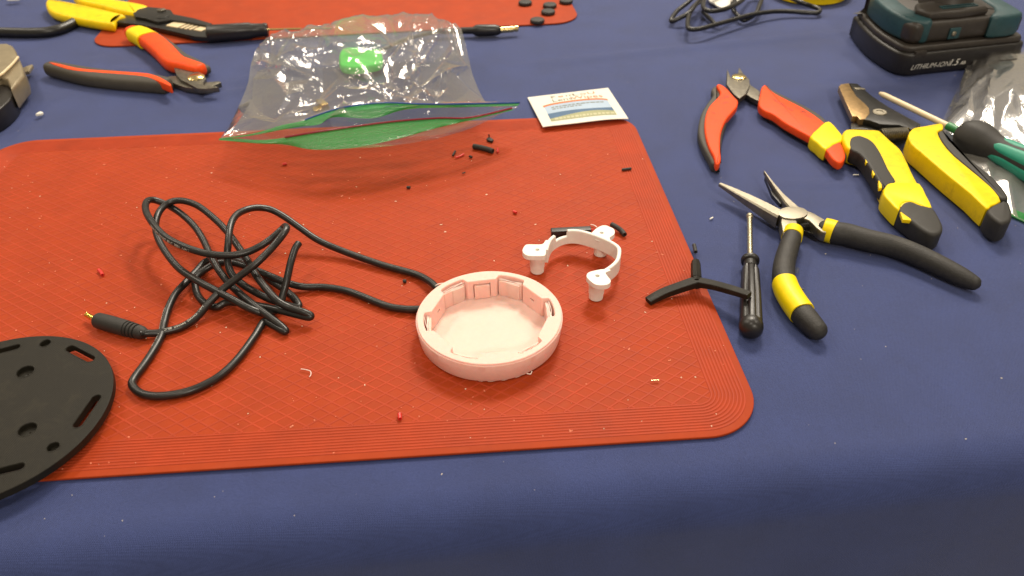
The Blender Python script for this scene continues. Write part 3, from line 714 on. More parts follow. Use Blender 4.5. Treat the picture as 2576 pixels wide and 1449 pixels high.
# ================================================================== wire stripper with yellow and black grips (right)
def stripper_right():
    V = view(2600, 200, 1.799)
    root = thing('wire_stripper', 'yellow and black wire stripper with bronze jaws, open at the right of the table', 'wire stripper', V(1553, 437, 0))
    zt = 1.55
    g = mesh('grip', slab(ol(V, [(1290, 590), (1305, 562), (1335, 552), (1440, 555), (1540, 560), (1575, 580), (1640, 640), (1700, 692), (1740, 760), (1790, 870), (1840, 960), (1925, 1105), (1985, 1195), (2003, 1250), (1980, 1285), (1920, 1285), (1850, 1230), (1700, 1110), (1600, 1010), (1560, 930), (1480, 800), (1420, 720), (1335, 690), (1300, 640)], zt), 0.12, zt, 0.22, 3), M['yellow'], parent=root)
    mesh('rubber_inlay', slab(ol(V, [(1345, 620), (1395, 598), (1450, 610), (1510, 645), (1565, 725), (1620, 840), (1672, 925), (1625, 945), (1590, 975), (1545, 920), (1470, 800), (1415, 728), (1345, 690)], zt + .04), 0.30, zt + .05, 0.18, 3), M['black_rubber'], parent=g)
    mesh('rubber_side', slab(ol(V, [(1330, 690), (1420, 745), (1480, 830), (1550, 955), (1580, 1020), (1680, 1100), (1650, 1010), (1600, 940), (1500, 780), (1430, 700), (1345, 660)], .95), 0.06, 1.30, 0.2, 2), M['black_rubber'], parent=g)
    mesh('grip_end', slab(ol(V, [(1712, 1075), (1775, 1062), (1850, 1090), (1932, 1108), (1987, 1192), (2006, 1250), (1985, 1290), (1925, 1296), (1850, 1258), (1765, 1190), (1690, 1130)], zt + .03), 0.08, zt + .03, 0.25, 3), M['black_rubber'], parent=g)
    mesh('tape_wrap', slab(ol(V, [(1590, 965), (1610, 940), (1660, 930), (1745, 932), (1838, 938), (1885, 1020), (1926, 1106), (1870, 1100), (1800, 1072), (1740, 1066), (1705, 1090), (1690, 1128), (1620, 1060), (1580, 1010)], zt + .07), 0.15, zt + .07, 0.14, 2), M['yellow_tape'], parent=g)
    for pts in ([(1448, 735), (1472, 732), (1485, 785), (1458, 788)], [(1505, 815), (1520, 808), (1530, 840), (1522, 872), (1510, 878), (1502, 850)], [(1546, 915), (1566, 912), (1572, 965), (1550, 968)], [(1700, 1135), (1740, 1140), (1775, 1185), (1780, 1196), (1720, 1190)]):
        z = 1.62 if pts[0][0] < 1600 else 1.60
        mesh('grip_mark', slab(ol(V, pts, z), z - 0.35, z - .06, 0.03), M['yellow'], parent=g)
    g2 = mesh('grip', slab(ol(V, [(1755, 600), (1790, 548), (1870, 532), (1980, 512), (2005, 530), (2000, 556), (1965, 572), (2000, 650), (2080, 742), (2200, 842), (2300, 925), (2370, 992), (2412, 1062), (2345, 1095), (2310, 1115), (2200, 1010), (2050, 890), (1920, 780), (1840, 710), (1780, 660)], zt + .25), 0.18, zt + .25, 0.12, 2), M['yellow'], parent=root)
    mesh('rubber_inlay', slab(ol(V, [(1962, 585), (2002, 560), (2050, 640), (2200, 780), (2350, 898), (2440, 1000), (2462, 1050), (2425, 1055), (2395, 1040), (2330, 965), (2200, 850), (2080, 750), (2000, 660)], zt), 0.10, zt + .12, 0.2, 2), M['black_rubber'], parent=g2)
    mesh('grip_end', slab(ol(V, [(2340, 1100), (2412, 1064), (2462, 1052), (2492, 1130), (2490, 1190), (2450, 1215), (2400, 1210), (2320, 1140)], zt + .28), 0.08, zt + .28, 0.25, 3), M['black_rubber'], parent=g2)
    # jaws
    z1 = 1.25
    j = mesh('jaw', slab(ol(V, [(1395, 232), (1432, 262), (1500, 320), (1620, 400), (1750, 470), (1845, 520), (1790, 562), (1690, 525), (1560, 520), (1480, 492), (1440, 485), (1478, 440), (1468, 405), (1440, 372), (1385, 320), (1340, 228)], z1), 0.75, z1, 0.05), M['black_steel'], parent=root)
    mesh('jaw_cheek', slab(ol(V, [(1264, 252), (1280, 236), (1336, 228), (1352, 262), (1390, 322), (1448, 372), (1478, 405), (1484, 440), (1452, 482), (1412, 486), (1396, 462), (1360, 462), (1305, 345)], z1 + .03), 0.70, z1 + .03, 0.05), M['bronze_steel'], parent=root)
    mesh('jaw', slab(ol(V, [(1350, 512), (1400, 490), (1560, 522), (1690, 530), (1760, 600), (1600, 600), (1500, 560), (1350, 555)], .7), 0.3, 0.72, 0.05), M['black_steel'], parent=root)
    mesh('cutter_edge', slab(ol(V, [(1370, 258), (1440, 262), (1455, 272), (1385, 272)], z1 + .03), z1 - .1, z1 + .03, 0.02), M['steel'], parent=j)
    c = V(1553, 437, z1)
    mesh('pivot_screw', lathe((c.x, c.y, z1 - .1), (c.x, c.y, 3), [(0, .62), (.14, .62), (.2, .56), (.2, .32), (.14, .3), (.14, .01)], 28), M['steel'], parent=root, smooth=35)
    # spring
    a, b = V(1560, 600, .9), V(1745, 590, .9); d = b - a; ax = d.normalized(); n = Vector((0, 0, 1)); sd = ax.cross(n); sp = []
    for i in range(12 * 14 + 1):
        t = i / (12 * 14); th = 2 * math.pi * i / 12; sp.append(a + d * t + (n * math.cos(th) + sd * math.sin(th)) * 0.55)
    mesh('spring', tube(sp, 0.07, 6, smooth=False), M['dark_steel'], parent=root)
stripper_right()

# ================================================================== long-nose pliers
def pliers():
    V = view(2400, 600, 1.5784)
    root = thing('long_nose_pliers', 'open long-nose pliers with black dipped handles and yellow bands', 'pliers', V(1150, 370, 0))
    zt, zb = 1.35, 0.35
    # outer jaw (left), tapering to the tip
    def jaw(L_, R_, zt0, zt1, zb0, zb1, name='jaw'):
        """two edge polylines from tip to root, top heights tip->root"""
        n = 14; a = lerp_list([Vector(V(*p, 0)) for p in L_], n); b = lerp_list([Vector(V(*p, 0)) for p in R_], n); rings = []
        la, lb = [lerp_list([p[0] for p in L_], n), lerp_list([p[1] for p in L_], n)], [lerp_list([p[0] for p in R_], n), lerp_list([p[1] for p in R_], n)]
        for i in range(n):
            t = i / (n - 1); z1, z0 = zt0 + (zt1 - zt0) * t, zb0 + (zb1 - zb0) * t
            A, B = V(la[0][i], la[1][i], z1), V(lb[0][i], lb[1][i], z1); h = (z1 - z0); m = (B - A)
            e = 0.14
            rings.append([A + m * .02 + Vector((0, 0, -h)), A + Vector((0, 0, -h * e)), A + m * 0.12, A + m * 0.88, B + Vector((0, 0, -h * e)), B - m * .02 + Vector((0, 0, -h))])
        return mesh(name, loft(rings), M['steel'], parent=root, smooth=25)
    j1 = jaw([(679, 193), (770, 244), (862, 296), (954, 348), (1045, 398)], [(694, 188), (788, 222), (880, 260), (972, 302), (1070, 352)], 1.2, zt, 0.95, zb)
    j2 = jaw([(959, 116), (998, 178), (1040, 240), (1082, 300), (1125, 352)], [(965, 116), (1022, 188), (1085, 258), (1148, 310), (1208, 362)], 1.2, zt - .05, 0.95, zb)
    # flat black inner faces of the jaws
    mesh('jaw_face', slab(ol(V, [(965, 150), (1000, 230), (1070, 300), (1095, 320), (1060, 318), (1010, 262)], .9), 0.55, 0.9, 0.02), M['black_steel'], parent=j2)
    # joint
    el = [(1140 + 92 * math.cos(2 * math.pi * i / 28), 374 + 38 * math.sin(2 * math.pi * i / 28)) for i in range(28)]
    mesh('joint', slab(ol(V, el, zt + .008), zb, zt + .008, 0.015), M['steel'], parent=root, smooth=30)
    mesh('handle_arm', slab(ol(V, [(1195, 358), (1250, 368), (1300, 395), (1360, 436), (1345, 500), (1290, 470), (1240, 420), (1205, 408)], zt - .1), 0.45, zt - .1, 0.08, 2), M['steel'], parent=root)
    mesh('handle_arm', slab(ol(V, [(1068, 405), (1120, 408), (1165, 425), (1172, 490), (1165, 520), (1095, 520), (1072, 470)], zt - .1), 0.40, zt - .1, 0.08, 2), M['steel'], parent=root)
    mesh('lever_plate', slab(ol(V, [(1160, 420), (1215, 415), (1270, 450), (1320, 490), (1310, 520), (1250, 500), (1180, 480)], .6), 0.35, 0.6, 0.03), M['black_steel'], parent=root)
    a, b = V(1170, 470, .75), V(1262, 452, .75); d = b - a; ax = d.normalized(); n = Vector((0, 0, 1)); sd = ax.cross(n); sp = []
    for i in range(10 * 8 + 1):
        th = 2 * math.pi * i / 10; sp.append(a + d * (i / 80) + (n * math.cos(th) + sd * math.sin(th)) * 0.26)
    mesh('spring', tube(sp, 0.05, 6, smooth=False), M['black_steel'], parent=root)
    # handles
    h1 = mesh('handle', sweep([V(1345, 482, .9), V(1400, 498, .9), V(1480, 512, .85), V(1600, 545, .82), V(1760, 582, .8), V(1900, 634, .78), V(2050, 704, .75), V(2180, 770, .7), V(2262, 812, .65)], [.72, .80, .82, .78, .74, .72, .68, .62, .45], [.70, .78, .78, .76, .74, .72, .68, .62, .5], 22, 2.2), M['foam_grip'], parent=root, smooth=60)
    mesh('band', sweep([V(1330, 478, .9), V(1362, 486, .9), V(1395, 496, .9)], [.84, .86, .86], [.80, .82, .82], 26, 2.2, 4, .15, .0), M['yellow_tape'], parent=h1, smooth=50)
    h2 = mesh('handle', sweep([V(1138, 500, .9), V(1128, 550, .9), V(1105, 620, .88), V(1085, 700, .85), V(1082, 780, .82), V(1105, 860, .8), V(1160, 955, .78), V(1230, 1042, .75), V(1290, 1105, .7)], [.62, .66, .70, .72, .74, .74, .74, .72, .60], [.68, .72, .74, .74, .74, .74, .74, .72, .62], 22, 2.2), M['foam_grip'], parent=root, smooth=60)
    mesh('band', sweep([V(1141, 494, .9), V(1137, 512, .9), V(1132, 532, .9)], [.68, .70, .71], [.74, .75, .76], 26, 2.2, 4, .15, 0), M['yellow_tape'], parent=h2, smooth=50)
    mesh('tape_wrap', sweep([V(1086, 812, .82), V(1105, 862, .81), V(1145, 930, .80), V(1196, 1000, .78)], [.79, .80, .80, .80], [.80, .80, .80, .79], 26, 2.3, 5, 0, 0), M['yellow_tape'], parent=h2, smooth=50)
pliers()

# ================================================================== small black screwdriver
def small_driver():
    V = view(2400, 600, 1.5784)
    butt, tip = V(880, 1120, .70), V(870, 392, .62)
    root = thing('screwdriver', 'small black fluted screwdriver with thin metal shaft beside the long-nose pliers', 'screwdriver', Vector((butt.x, butt.y, 0)))
    d = (tip - butt); L_ = d.length
    hl = (V(878, 655, .7) - butt).length
    fl = lambda th, s_: (1 - 0.26 * (abs(math.cos(3 * th)) ** 8)) if 0.9 < s_ < hl - 1.3 else 1.0
    h = mesh('handle', lathe(butt, tip, [(-0.12, 0.02), (-0.10, 0.25), (0, 0.5), (0.2, 0.68), (0.45, 0.74), (0.75, 0.74), (0.9, 0.70), (0.95, 0.71), (hl * .5, 0.66), (hl - 1.6, 0.60), (hl - 1.25, 0.52), (hl - 1.2, 0.46), (hl - .55, 0.44), (hl - .5, 0.56), (hl - .38, 0.62), (hl - .22, 0.62), (hl - .1, 0.5), (hl, 0.3), (hl + .02, 0.05)], 60, fl), M['black_plastic'], parent=root, smooth=40)
    mesh('shaft', lathe(butt, tip, [(hl - .2, 0.20), (L_ - .4, 0.20), (L_ - .37, 0.26), (L_ - .05, 0.26), (L_, 0.20), (L_ + .01, 0.01)], 20), M['shaft_steel'], parent=root, smooth=40)
small_driver()

# ================================================================== black Y-shaped printed part
def y_part():
    V = view(2400, 600, 1.5784)
    c = V(540, 806, 1.0)
    root = thing('y_piece', 'black Y-shaped plastic piece, one arm resting on the small screwdriver', 'plastic part', Vector((c.x, c.y, 0.2)))
    mesh('hub', lathe(c + Vector((0, 0, -.34)), c + Vector((0, 0, 1)), [(0, .30), (0.02, .36), (.5, .36), (.54, .32), (.55, .01)], 8), M['black_print'], parent=root, smooth=20)
    mesh('arm', sweep([c + Vector((-.15, -.05, 0)), V(440, 838, .85), V(330, 878, .62), V(240, 925, .42)], [.36, .34, .33, .30], [.26, .25, .23, .17], 12, 8, 3, .1, .1), M['black_print'], parent=root, smooth=30)
    ar = mesh('arm', sweep([c + Vector((.15, -.05, 0)), V(650, 826, 1.15), V(760, 856, 1.38), V(868, 890, 1.58)], [.33, .31, .31, .28], [.24, .22, .21, .18], 12, 8, 3, .1, .1), M['black_print'], parent=root, smooth=30)
    for i in range(6):
        x = 662 + i * 19; q = V(x, 826 + (x - 662) * .27, 1.30 + .0022 * (x - 662) * .9); d = (V(760, 856, 1.4) - V(650, 826, 1.2)).normalized(); n = Vector((-d.y, d.x, 0)).normalized()
        a, b = q - n * .22, q + n * .22
        mesh('grip_ridge', sweep([a, q, b], [.035] * 3, [.06] * 3, 8, 3, 2, .3, .3), M['black_print'], parent=ar)
    mesh('stub', lathe(c, V(533, 632, 1.15), [(0, .30), (.3, .32), (.35, .36), (1.9, .33), (1.95, .28), (2.15, .28), (2.15, .18), (2.1, .02)], 8), M['black_print'], parent=root, smooth=20)
y_part()

# ================================================================== clear zip bags
def fold_field(n, seed, lo, hi, l0=0.08, l1=0.35, w0=0.012, w1=0.04):
    rng = random.Random(seed); out = []
    for i in range(n):
        a = Vector((rng.uniform(0, 1), rng.uniform(0, 1))); th = rng.uniform(0, math.pi); l = rng.uniform(l0, l1)
        b = a + Vector((math.cos(th), math.sin(th))) * l
        out.append((a, b, rng.uniform(lo, hi) * rng.choice((1, 1, -1)), rng.uniform(w0, w1)))
    return out
def crinkle(u, v, folds):
    p = Vector((u, v)); h = 0
    for a, b, amp, wd in folds:
        d, t = seg_d(p, a, b)
        if d < 4 * wd: h += amp * math.exp(-d / wd) * (math.sin(math.pi * t) if 0 < t < 1 else 0.0)
    return h
def sheet(rows, nu, nv, folds, amp=1.0, noise_amp=0.0, seed=0):
    """smooth surface through rows of control points, crinkled along its normal"""
    R_ = [catmull(r, 10) for r in rows]; R_ = [[lerp_list(r, nu)[j] for j in range(nu)] for r in R_]
    cols = [lerp_list(catmull([R_[i][j] for i in range(len(rows))], 8), nv) for j in range(nu)]
    G = [[cols[j][i] for j in range(nu)] for i in range(nv)]
    V_ = []
    for i in range(nv):
        for j in range(nu):
            u, v = j / (nu - 1), i / (nv - 1)
            du = G[i][min(j + 1, nu - 1)] - G[i][max(j - 1, 0)]; dv = G[min(i + 1, nv - 1)][j] - G[max(i - 1, 0)][j]
            n = du.cross(dv); n = n.normalized() if n.length > 1e-9 else Vector((0, 0, 1))
            ed = min(u, 1 - u, 1 - v) ; k = min(1, ed / 0.05) * min(1, v / 0.06)
            h = crinkle(u, v, folds) * amp * k + noise_amp * k * noise.noise(Vector((u * 5 + seed, v * 5, seed)))
            V_.append(G[i][j] + n * h)
    F_ = [(i * nu + j, i * nu + j + 1, (i + 1) * nu + j + 1, (i + 1) * nu + j) for i in range(nv - 1) for j in range(nu - 1)]
    return V_, F_
def facet_sheet(rows, nu, nv, folds, seed, amp, ncut=3, edge_v=True):
    """film of flat facets: jittered triangles with random heights over a smooth surface, plus sharp narrow folds"""
    D = 100
    R_ = [lerp_list(catmull(r, 10), D) for r in rows]
    cols = [lerp_list(catmull([R_[i][j] for i in range(len(rows))], 8), D) for j in range(D)]
    def G(u, v):
        x, y = min(max(u, 0), 1) * (D - 1), min(max(v, 0), 1) * (D - 1); j, i = min(int(x), D - 2), min(int(y), D - 2); a, b = x - j, y - i
        return (cols[j][i] * (1 - a) + cols[j + 1][i] * a) * (1 - b) + (cols[j][i + 1] * (1 - a) + cols[j + 1][i + 1] * a) * b
    rg = random.Random(seed); pts = []
    for i in range(nv):
        for j in range(nu):
            u, v = j / (nu - 1), i / (nv - 1); e = 0.0
            if 0 < j < nu - 1: u += rg.uniform(-.42, .42) / (nu - 1)
            if 0 < i < nv - 1: v += rg.uniform(-.42, .42) / (nv - 1)
            k = min(1, min(u, 1 - u) / .06) * min(1, v / .05) * (1 if v < .5 else .45)
            pts.append((u, v, rg.uniform(-1, 1) * amp * max(0, k)))
    tris = []
    for i in range(nv - 1):
        for j in range(nu - 1):
            a, b, c, d = i * nu + j, i * nu + j + 1, (i + 1) * nu + j + 1, (i + 1) * nu + j
            tris += [(a, b, c), (a, c, d)] if rg.random() < .5 else [(a, b, d), (b, c, d)]
    key = {}; V_, F_ = [], []
    def vert(u, v, h):
        q = (round(u, 6), round(v, 6))
        if q in key: return key[q]
        e = .004; n = (G(u + e, v) - G(u - e, v)).cross(G(u, v + e) - G(u, v - e)); n = n.normalized() if n.length > 1e-9 else Vector((0, 0, 1))
        k = min(1, max(0, min(u, 1 - u)) / .05) * min(1, v / .06)
        V_.append(G(u, v) + n * (h + crinkle(u, v, folds) * k)); key[q] = len(V_) - 1
        return key[q]
    for t in tris:
        A, B, C = (Vector(pts[i]) for i in t); n = ncut
        idx = {}
        for x in range(n + 1):
            for y in range(n + 1 - x):
                p = A + (B - A) * (x / n) + (C - A) * (y / n); idx[x, y] = vert(p.x, p.y, p.z)
        for x in range(n):
            for y in range(n - x):
                F_.append((idx[x, y], idx[x + 1, y], idx[x, y + 1]))
                if x + y < n - 1: F_.append((idx[x + 1, y], idx[x + 1, y + 1], idx[x, y + 1]))
    return V_, F_
def ribbon(top, bot, n=60, bulge=0.0):
    a, b = lerp_list(catmull(top, 8), n), lerp_list(catmull(bot, 8), n); m = 5; V_ = []
    for i in range(n):
        for j in range(m):
            t = j / (m - 1); V_.append(a[i].lerp(b[i], t) + Vector((0, -bulge * math.sin(math.pi * t), 0)))
    return V_, [(i * m + j, i * m + j + 1, (i + 1) * m + j + 1, (i + 1) * m + j) for i in range(n - 1) for j in range(m - 1)]
def bag_main():
    root = thing('zip_bag', 'clear crinkled zip bag with green seal strips, its open mouth lifted over the red mat', 'bag', (-12, 78, 0))
    zl = [2.6, 3.3, 3.9, 4.2, 4.2, 3.2]
    lip = [(555, 348, 2.6), (700, 320, 3.3), (850, 288, 3.9), (960, 271, 4.2), (1080, 264, 4.2), (1307, 262, 3.2)]
    hump = lambda q: (q[0], q[1], q[2] + 0.9 * max(0.0, math.sin(math.pi * (q[0] - 555) / 752)))
    humpV = lambda q: (q[0], q[1], q[2] + 0.9 * max(0.0, math.sin(math.pi * (q[0] - 30) / 2430)))
    lip = [hump(q) for q in lip]
    r1 = [(585, 300, 2.4), (705, 285, 3.4), (850, 262, 3.9), (970, 248, 4.3), (1090, 244, 4.3), (1232, 266, 2.6)]
    r2 = [(622, 215, 2.0), (730, 208, 3.3), (870, 205, 4.2), (990, 200, 4.6), (1090, 192, 4.3), (1192, 196, 2.2)]
    r3 = [(632, 160, 2.2), (730, 140, 4.0), (870, 128, 5.0), (1000, 122, 5.2), (1090, 118, 4.8), (1178, 140, 2.8)]
    r4 = [(650, 118, 2.6), (740, 78, 4.4), (850, 50, 5.6), (990, 37, 5.8), (1090, 40, 5.4), (1160, 72, 4.0)]
    topr = [[P(*q) for q in r] for r in (lip, r1, r2, r3, r4)]
    rear = [Vector((p.x * 0.99, p.y + 1.0 + 1.2 * math.sin(math.pi * i / 5), 1.3)) for i, p in enumerate(topr[-1])]
    rear2 = [Vector((p.x, p.y - 0.6, 0.25)) for p in rear]
    topr += [rear, rear2]
    folds = fold_field(70, 3, 0.15, 0.45, 0.15, 0.6, 0.006, 0.016)
    mesh('top_film', facet_sheet(topr, 17, 13, folds, 4, 0.55, 9), M['film'], parent=root, smooth=16)
    low = [(555, 348, 2.6), (680, 361, 2.9), (820, 374, 3.2), (1000, 365, 3.2), (1170, 328, 3.0), (1307, 262, 3.2)]
    lo = [[P(*hump(q)) for q in low]]
    for k, z in ((1, 1.2), (2, 0.35), (3, 0.25), (4, 0.25)):
        t = topr[k]; row = [t[0]] + [Vector((p.x, p.y, z)) for p in t[1:-1]] + [t[-1]]
        if k == 1:
            row = [t[0]] + [Vector((p.x, p.y - 1.0, z)) for p in t[1:-1]] + [t[-1]]
        lo.append(row)
    lo.append([topr[6][0]] + [Vector((p.x, p.y, .2)) for p in topr[6][1:-1]] + [topr[6][-1]])
    mesh('bottom_film', sheet(lo, 160, 110, fold_field(40, 9, 0.1, 0.35), 0.8, 0.12, 4), M['film_flat'], parent=root, smooth=45)
    V = view(850, 350, 2.06)
    # upper seal strip: band, blue line above it
    ut = [(30, 400, 2.62), (300, 362, 2.95), (520, 298, 3.3), (720, 255, 3.55), (940, 178, 3.85), (1120, 140, 4.1), (1380, 116, 4.25), (1700, 128, 4.25), (2000, 126, 3.9), (2465, 116, 3.25)]
    ut = [humpV(q) for q in ut]
    ub = [(30, 406, 2.55), (300, 378, 2.85), (520, 335, 3.1), (700, 305, 3.25), (840, 288, 3.4), (960, 230, 3.5), (1280, 238, 3.5), (1560, 165, 3.8), (2000, 150, 3.7), (2440, 140, 3.15)]
    ub = [humpV(q) for q in ub]
    mesh('seal_strip', ribbon([V(*q) for q in ut], [V(*q) for q in ub], 90, 0.12), M['zip_green'], parent=root, smooth=60)
    mesh('seal_line', tube([V(x, y - 5, z + .05) for x, y, z in ut[3:]], 0.07, 6, 5), M['zip_blue'], parent=root)
    lt = [(30, 402, 2.6), (150, 400, 2.65), (350, 415, 2.7), (560, 395, 2.85), (900, 340, 3.1), (1400, 272, 3.25), (1800, 240, 3.3), (2060, 236, 3.3), (2400, 160, 3.2)]
    lt = [humpV(q) for q in lt]
    lb = [(30, 408, 2.55), (200, 430, 2.5), (400, 446, 2.45), (560, 452, 2.4), (780, 492, 2.35), (1100, 480, 2.35), (1480, 405, 2.55), (1850, 300, 2.9), (2420, 165, 3.15)]
    lb = [humpV(q) for q in lb]
    mesh('seal_strip', ribbon([V(*q) for q in lt], [V(*q) for q in lb], 90, 0.25), M['zip_green'], parent=root, smooth=60)
    mesh('seal_line', tube([V(x, y - 4, z + .06) for x, y, z in lt[3:]], 0.075, 6, 5), M['zip_red'], parent=root)
    # clear flap at the right of the mouth
    mesh('flap', ribbon([V(*humpV(q)) for q in ((1560, 380, 2.6), (1850, 300, 2.9), (2100, 235, 3.1), (2440, 142, 3.2))], [V(*humpV(q)) for q in ((1590, 396, 2.4), (1850, 365, 2.4), (2150, 268, 2.7), (2450, 148, 3.15))], 40, 0.1), M['film'], parent=root, smooth=60)
bag_main()
def blob(name, label, cat, pts, z0, z1, material, b=0.3, smooth=4, z=None):
    o2 = [P(x, y, z if z is not None else z1) for x, y in pts]
    c = sum(o2, Vector((0, 0, 0))) / len(o2)
    mesh(name, slab(o2, z0, z1, b, smooth), material, loc=(c.x, c.y, z0), label=label, cat=cat)
blob('foam_block', 'bright green foam block inside the clear zip bag', 'foam block', [(852, 150), (860, 122), (900, 118), (925, 124), (952, 122), (962, 140), (955, 158), (905, 168), (862, 166)], 0.35, 1.25, M['green_foam'], 0.3)
q = P(806, 268, .8)
mesh('brass_terminal', join(slab(rrect(q.x, q.y, 1.5, 0.9, .15, .6), .5, .75, .04), slab(rrect(q.x + .2, q.y + .1, .7, 1.5, .15, .6), .78, 1.25, .05)), M['brass'], loc=(q.x, q.y, .5), label='small brass terminal inside the bag near its green mouth', cat='terminal')
def bag_right():
    root = thing('zip_bag', 'clear zip bag lying flat under the green-collared screwdriver at the right edge', 'bag', P(2480, 300, 0))
    rows = [[(2330, 440, .12), (2400, 462, .15), (2480, 500, .15), (2560, 548, .15), (2680, 610, .15)],
            [(2340, 385, .2), (2420, 380, .45), (2500, 400, .7), (2600, 420, .9), (2720, 450, .9)],
            [(2370, 305, .3), (2430, 290, 1.5), (2500, 280, 2.2), (2600, 290, 2.5), (2740, 310, 2.0)],
            [(2408, 222, .4), (2450, 205, 1.8), (2510, 195, 2.6), (2600, 200, 2.9), (2740, 220, 2.2)],
            [(2438, 150, .4), (2475, 140, 1.2), (2520, 138, 2.0), (2600, 150, 2.4), (2740, 165, 2.0)],
            [(2458, 104, .3), (2500, 108, .5), (2550, 116, .8), (2620, 130, .8), (2740, 150, .6)]]
    R_ = [[P(*q) for q in r] for r in rows]
    mesh('top_film', facet_sheet(R_, 9, 10, fold_field(26, 21, 0.1, 0.3, 0.2, 0.6, 0.01, 0.03), 8, 0.3, 6), M['film_pale'], parent=root, smooth=35)
    mesh('bottom_film', sheet([[Vector((p.x, p.y, .06)) for p in r] for r in R_], 40, 40, [], 0), M['film_flat'], parent=root)
    mesh('seal_strip', ribbon([P(*q) for q in ((2300, 405, .16), (2330, 432, .2), (2400, 456, .22), (2480, 500, .22), (2580, 538, .22), (2680, 590, .2))], [P(*q) for q in ((2290, 415, .12), (2330, 448, .12), (2400, 470, .12), (2480, 514, .12), (2580, 560, .12), (2680, 612, .12))], 60), M['zip_green'], parent=root, smooth=60)
bag_right()

# ================================================================== lens-wipe packet
def packet():
    V = view(2050, 330, 5.724)
    c00, c10, c11, c01 = V(500, 985, .55), V(2428, 795, .50), V(1970, 95, .1), V(155, 310, .12)
    c01 = V(155, 312, .12)
    root = thing('wipe_packet', 'white lens-wipe packet with orange and blue print, lying across the back mat edge', 'packet', (c00 + c10 + c11 + c01) / 4 * 1.0)
    n = (c10 - c00).cross(c01 - c00).normalized()
    def f(u, v, o=0.0):
        p = (c00 * (1 - u) + c10 * u) * (1 - v) + (c01 * (1 - u) + c11 * u) * v
        e = 0.28 * math.sin(math.pi * u) ** 1 * math.sin(math.pi * v) ** 0.8
        e += 0.16 * math.sin(math.pi * (u * 1.0)) * (1 - v) ** 3 + 0.05 * math.sin(7 * u + 2) * (1 - v)
        return p + n * (e + o)
    nu, nv = 40, 28
    g = [f(j / (nu - 1), i / (nv - 1), .03) for i in range(nv) for j in range(nu)] + [f(j / (nu - 1), i / (nv - 1), -.03) for i in range(nv) for j in range(nu)]
    F_ = [(i * nu + j, i * nu + j + 1, (i + 1) * nu + j + 1, (i + 1) * nu + j) for i in range(nv - 1) for j in range(nu - 1)]
    N_ = nu * nv; F_ += [tuple(k + N_ for k in q[::-1]) for q in F_]
    rim = [j for j in range(nu)] + [i * nu + nu - 1 for i in range(1, nv)] + [(nv - 1) * nu + j for j in range(nu - 2, -1, -1)] + [i * nu for i in range(nv - 2, 0, -1)]
    F_ += [(rim[k], rim[k] + N_, rim[(k + 1) % len(rim)] + N_, rim[(k + 1) % len(rim)]) for k in range(len(rim))]
    sk = mesh('sachet', (g, F_), M['white_paper'], parent=root, smooth=60)
    def band(lo, hi, u0, u1, o, material, name='printed_band'):
        m, k = 30, 4; V_ = []
        for i in range(m):
            t = i / (m - 1); u = u0 + (u1 - u0) * t
            for j in range(k): V_.append(f(u, lo(t) + (hi(t) - lo(t)) * j / (k - 1), o))
        mesh(name, (V_, [(i * k + j, (i + 1) * k + j, (i + 1) * k + j + 1, i * k + j + 1) for i in range(m - 1) for j in range(k - 1)]), material, parent=sk, smooth=60)
    dome = lambda t: 0.035 * (1 - (2 * t - 1) ** 6)
    band(lambda t: .11, lambda t: .57 + dome(t), .12, .89, .036, M['print_pale'])
    band(lambda t: .562 + dome(t), lambda t: .615 + dome(t), .115, .895, .040, M['print_orange'])
    wv = lambda t: .20 + .09 * t - .03 * math.sin(t * 3.2)
    band(lambda t: .11, lambda t: .34 + .01 * math.sin(t * 6), .12, .89, .042, M['print_blue'])
    band(lambda t: .11, lambda t: .215 + .05 * math.sin(t * 3.4 - .6), .12, .89, .048, M['print_khaki'])
    W = (c10 - c00).length; H = (c01 - c00).length
    def tx(s, u, v, size, material, o=.042, sx=1.0): mesh('lettering', text_vf(s, size, lambda x, y: f(u + x * sx / W, v + y / H, o)), material, parent=sk, smooth=0)
    tx('Lens', .245, .68, 1.1, M['print_grey'], sx=1.0); tx('Wipes', .475, .68, 1.15, M['print_orange'], sx=1.05)
    for i, (ch, material) in enumerate(zip('FemLoU', ('print_grey', 'print_orange', 'print_grey', 'print_grey', 'print_orange', 'print_orange'))):
        tx(ch, .25 + i * .09, .82, 1.0, M[material], sx=1.2)
    for k in range(2):                                    # unreadable fine print
        u = .20
        while u < (.80 if k == 0 else .52):
            l = random.uniform(.02, .06); band(lambda t, k=k: .50 - .055 * k, lambda t, k=k: .525 - .055 * k, u, u + l, .041, M['print_grey'], 'fine_print'); u += l + .012
    u = .17
    while u < .84:
        l = random.uniform(.015, .05); band(lambda t: .14, lambda t: .19, u, u + l, .052, M['print_cream'], 'fine_print'); u += l + .014
packet()

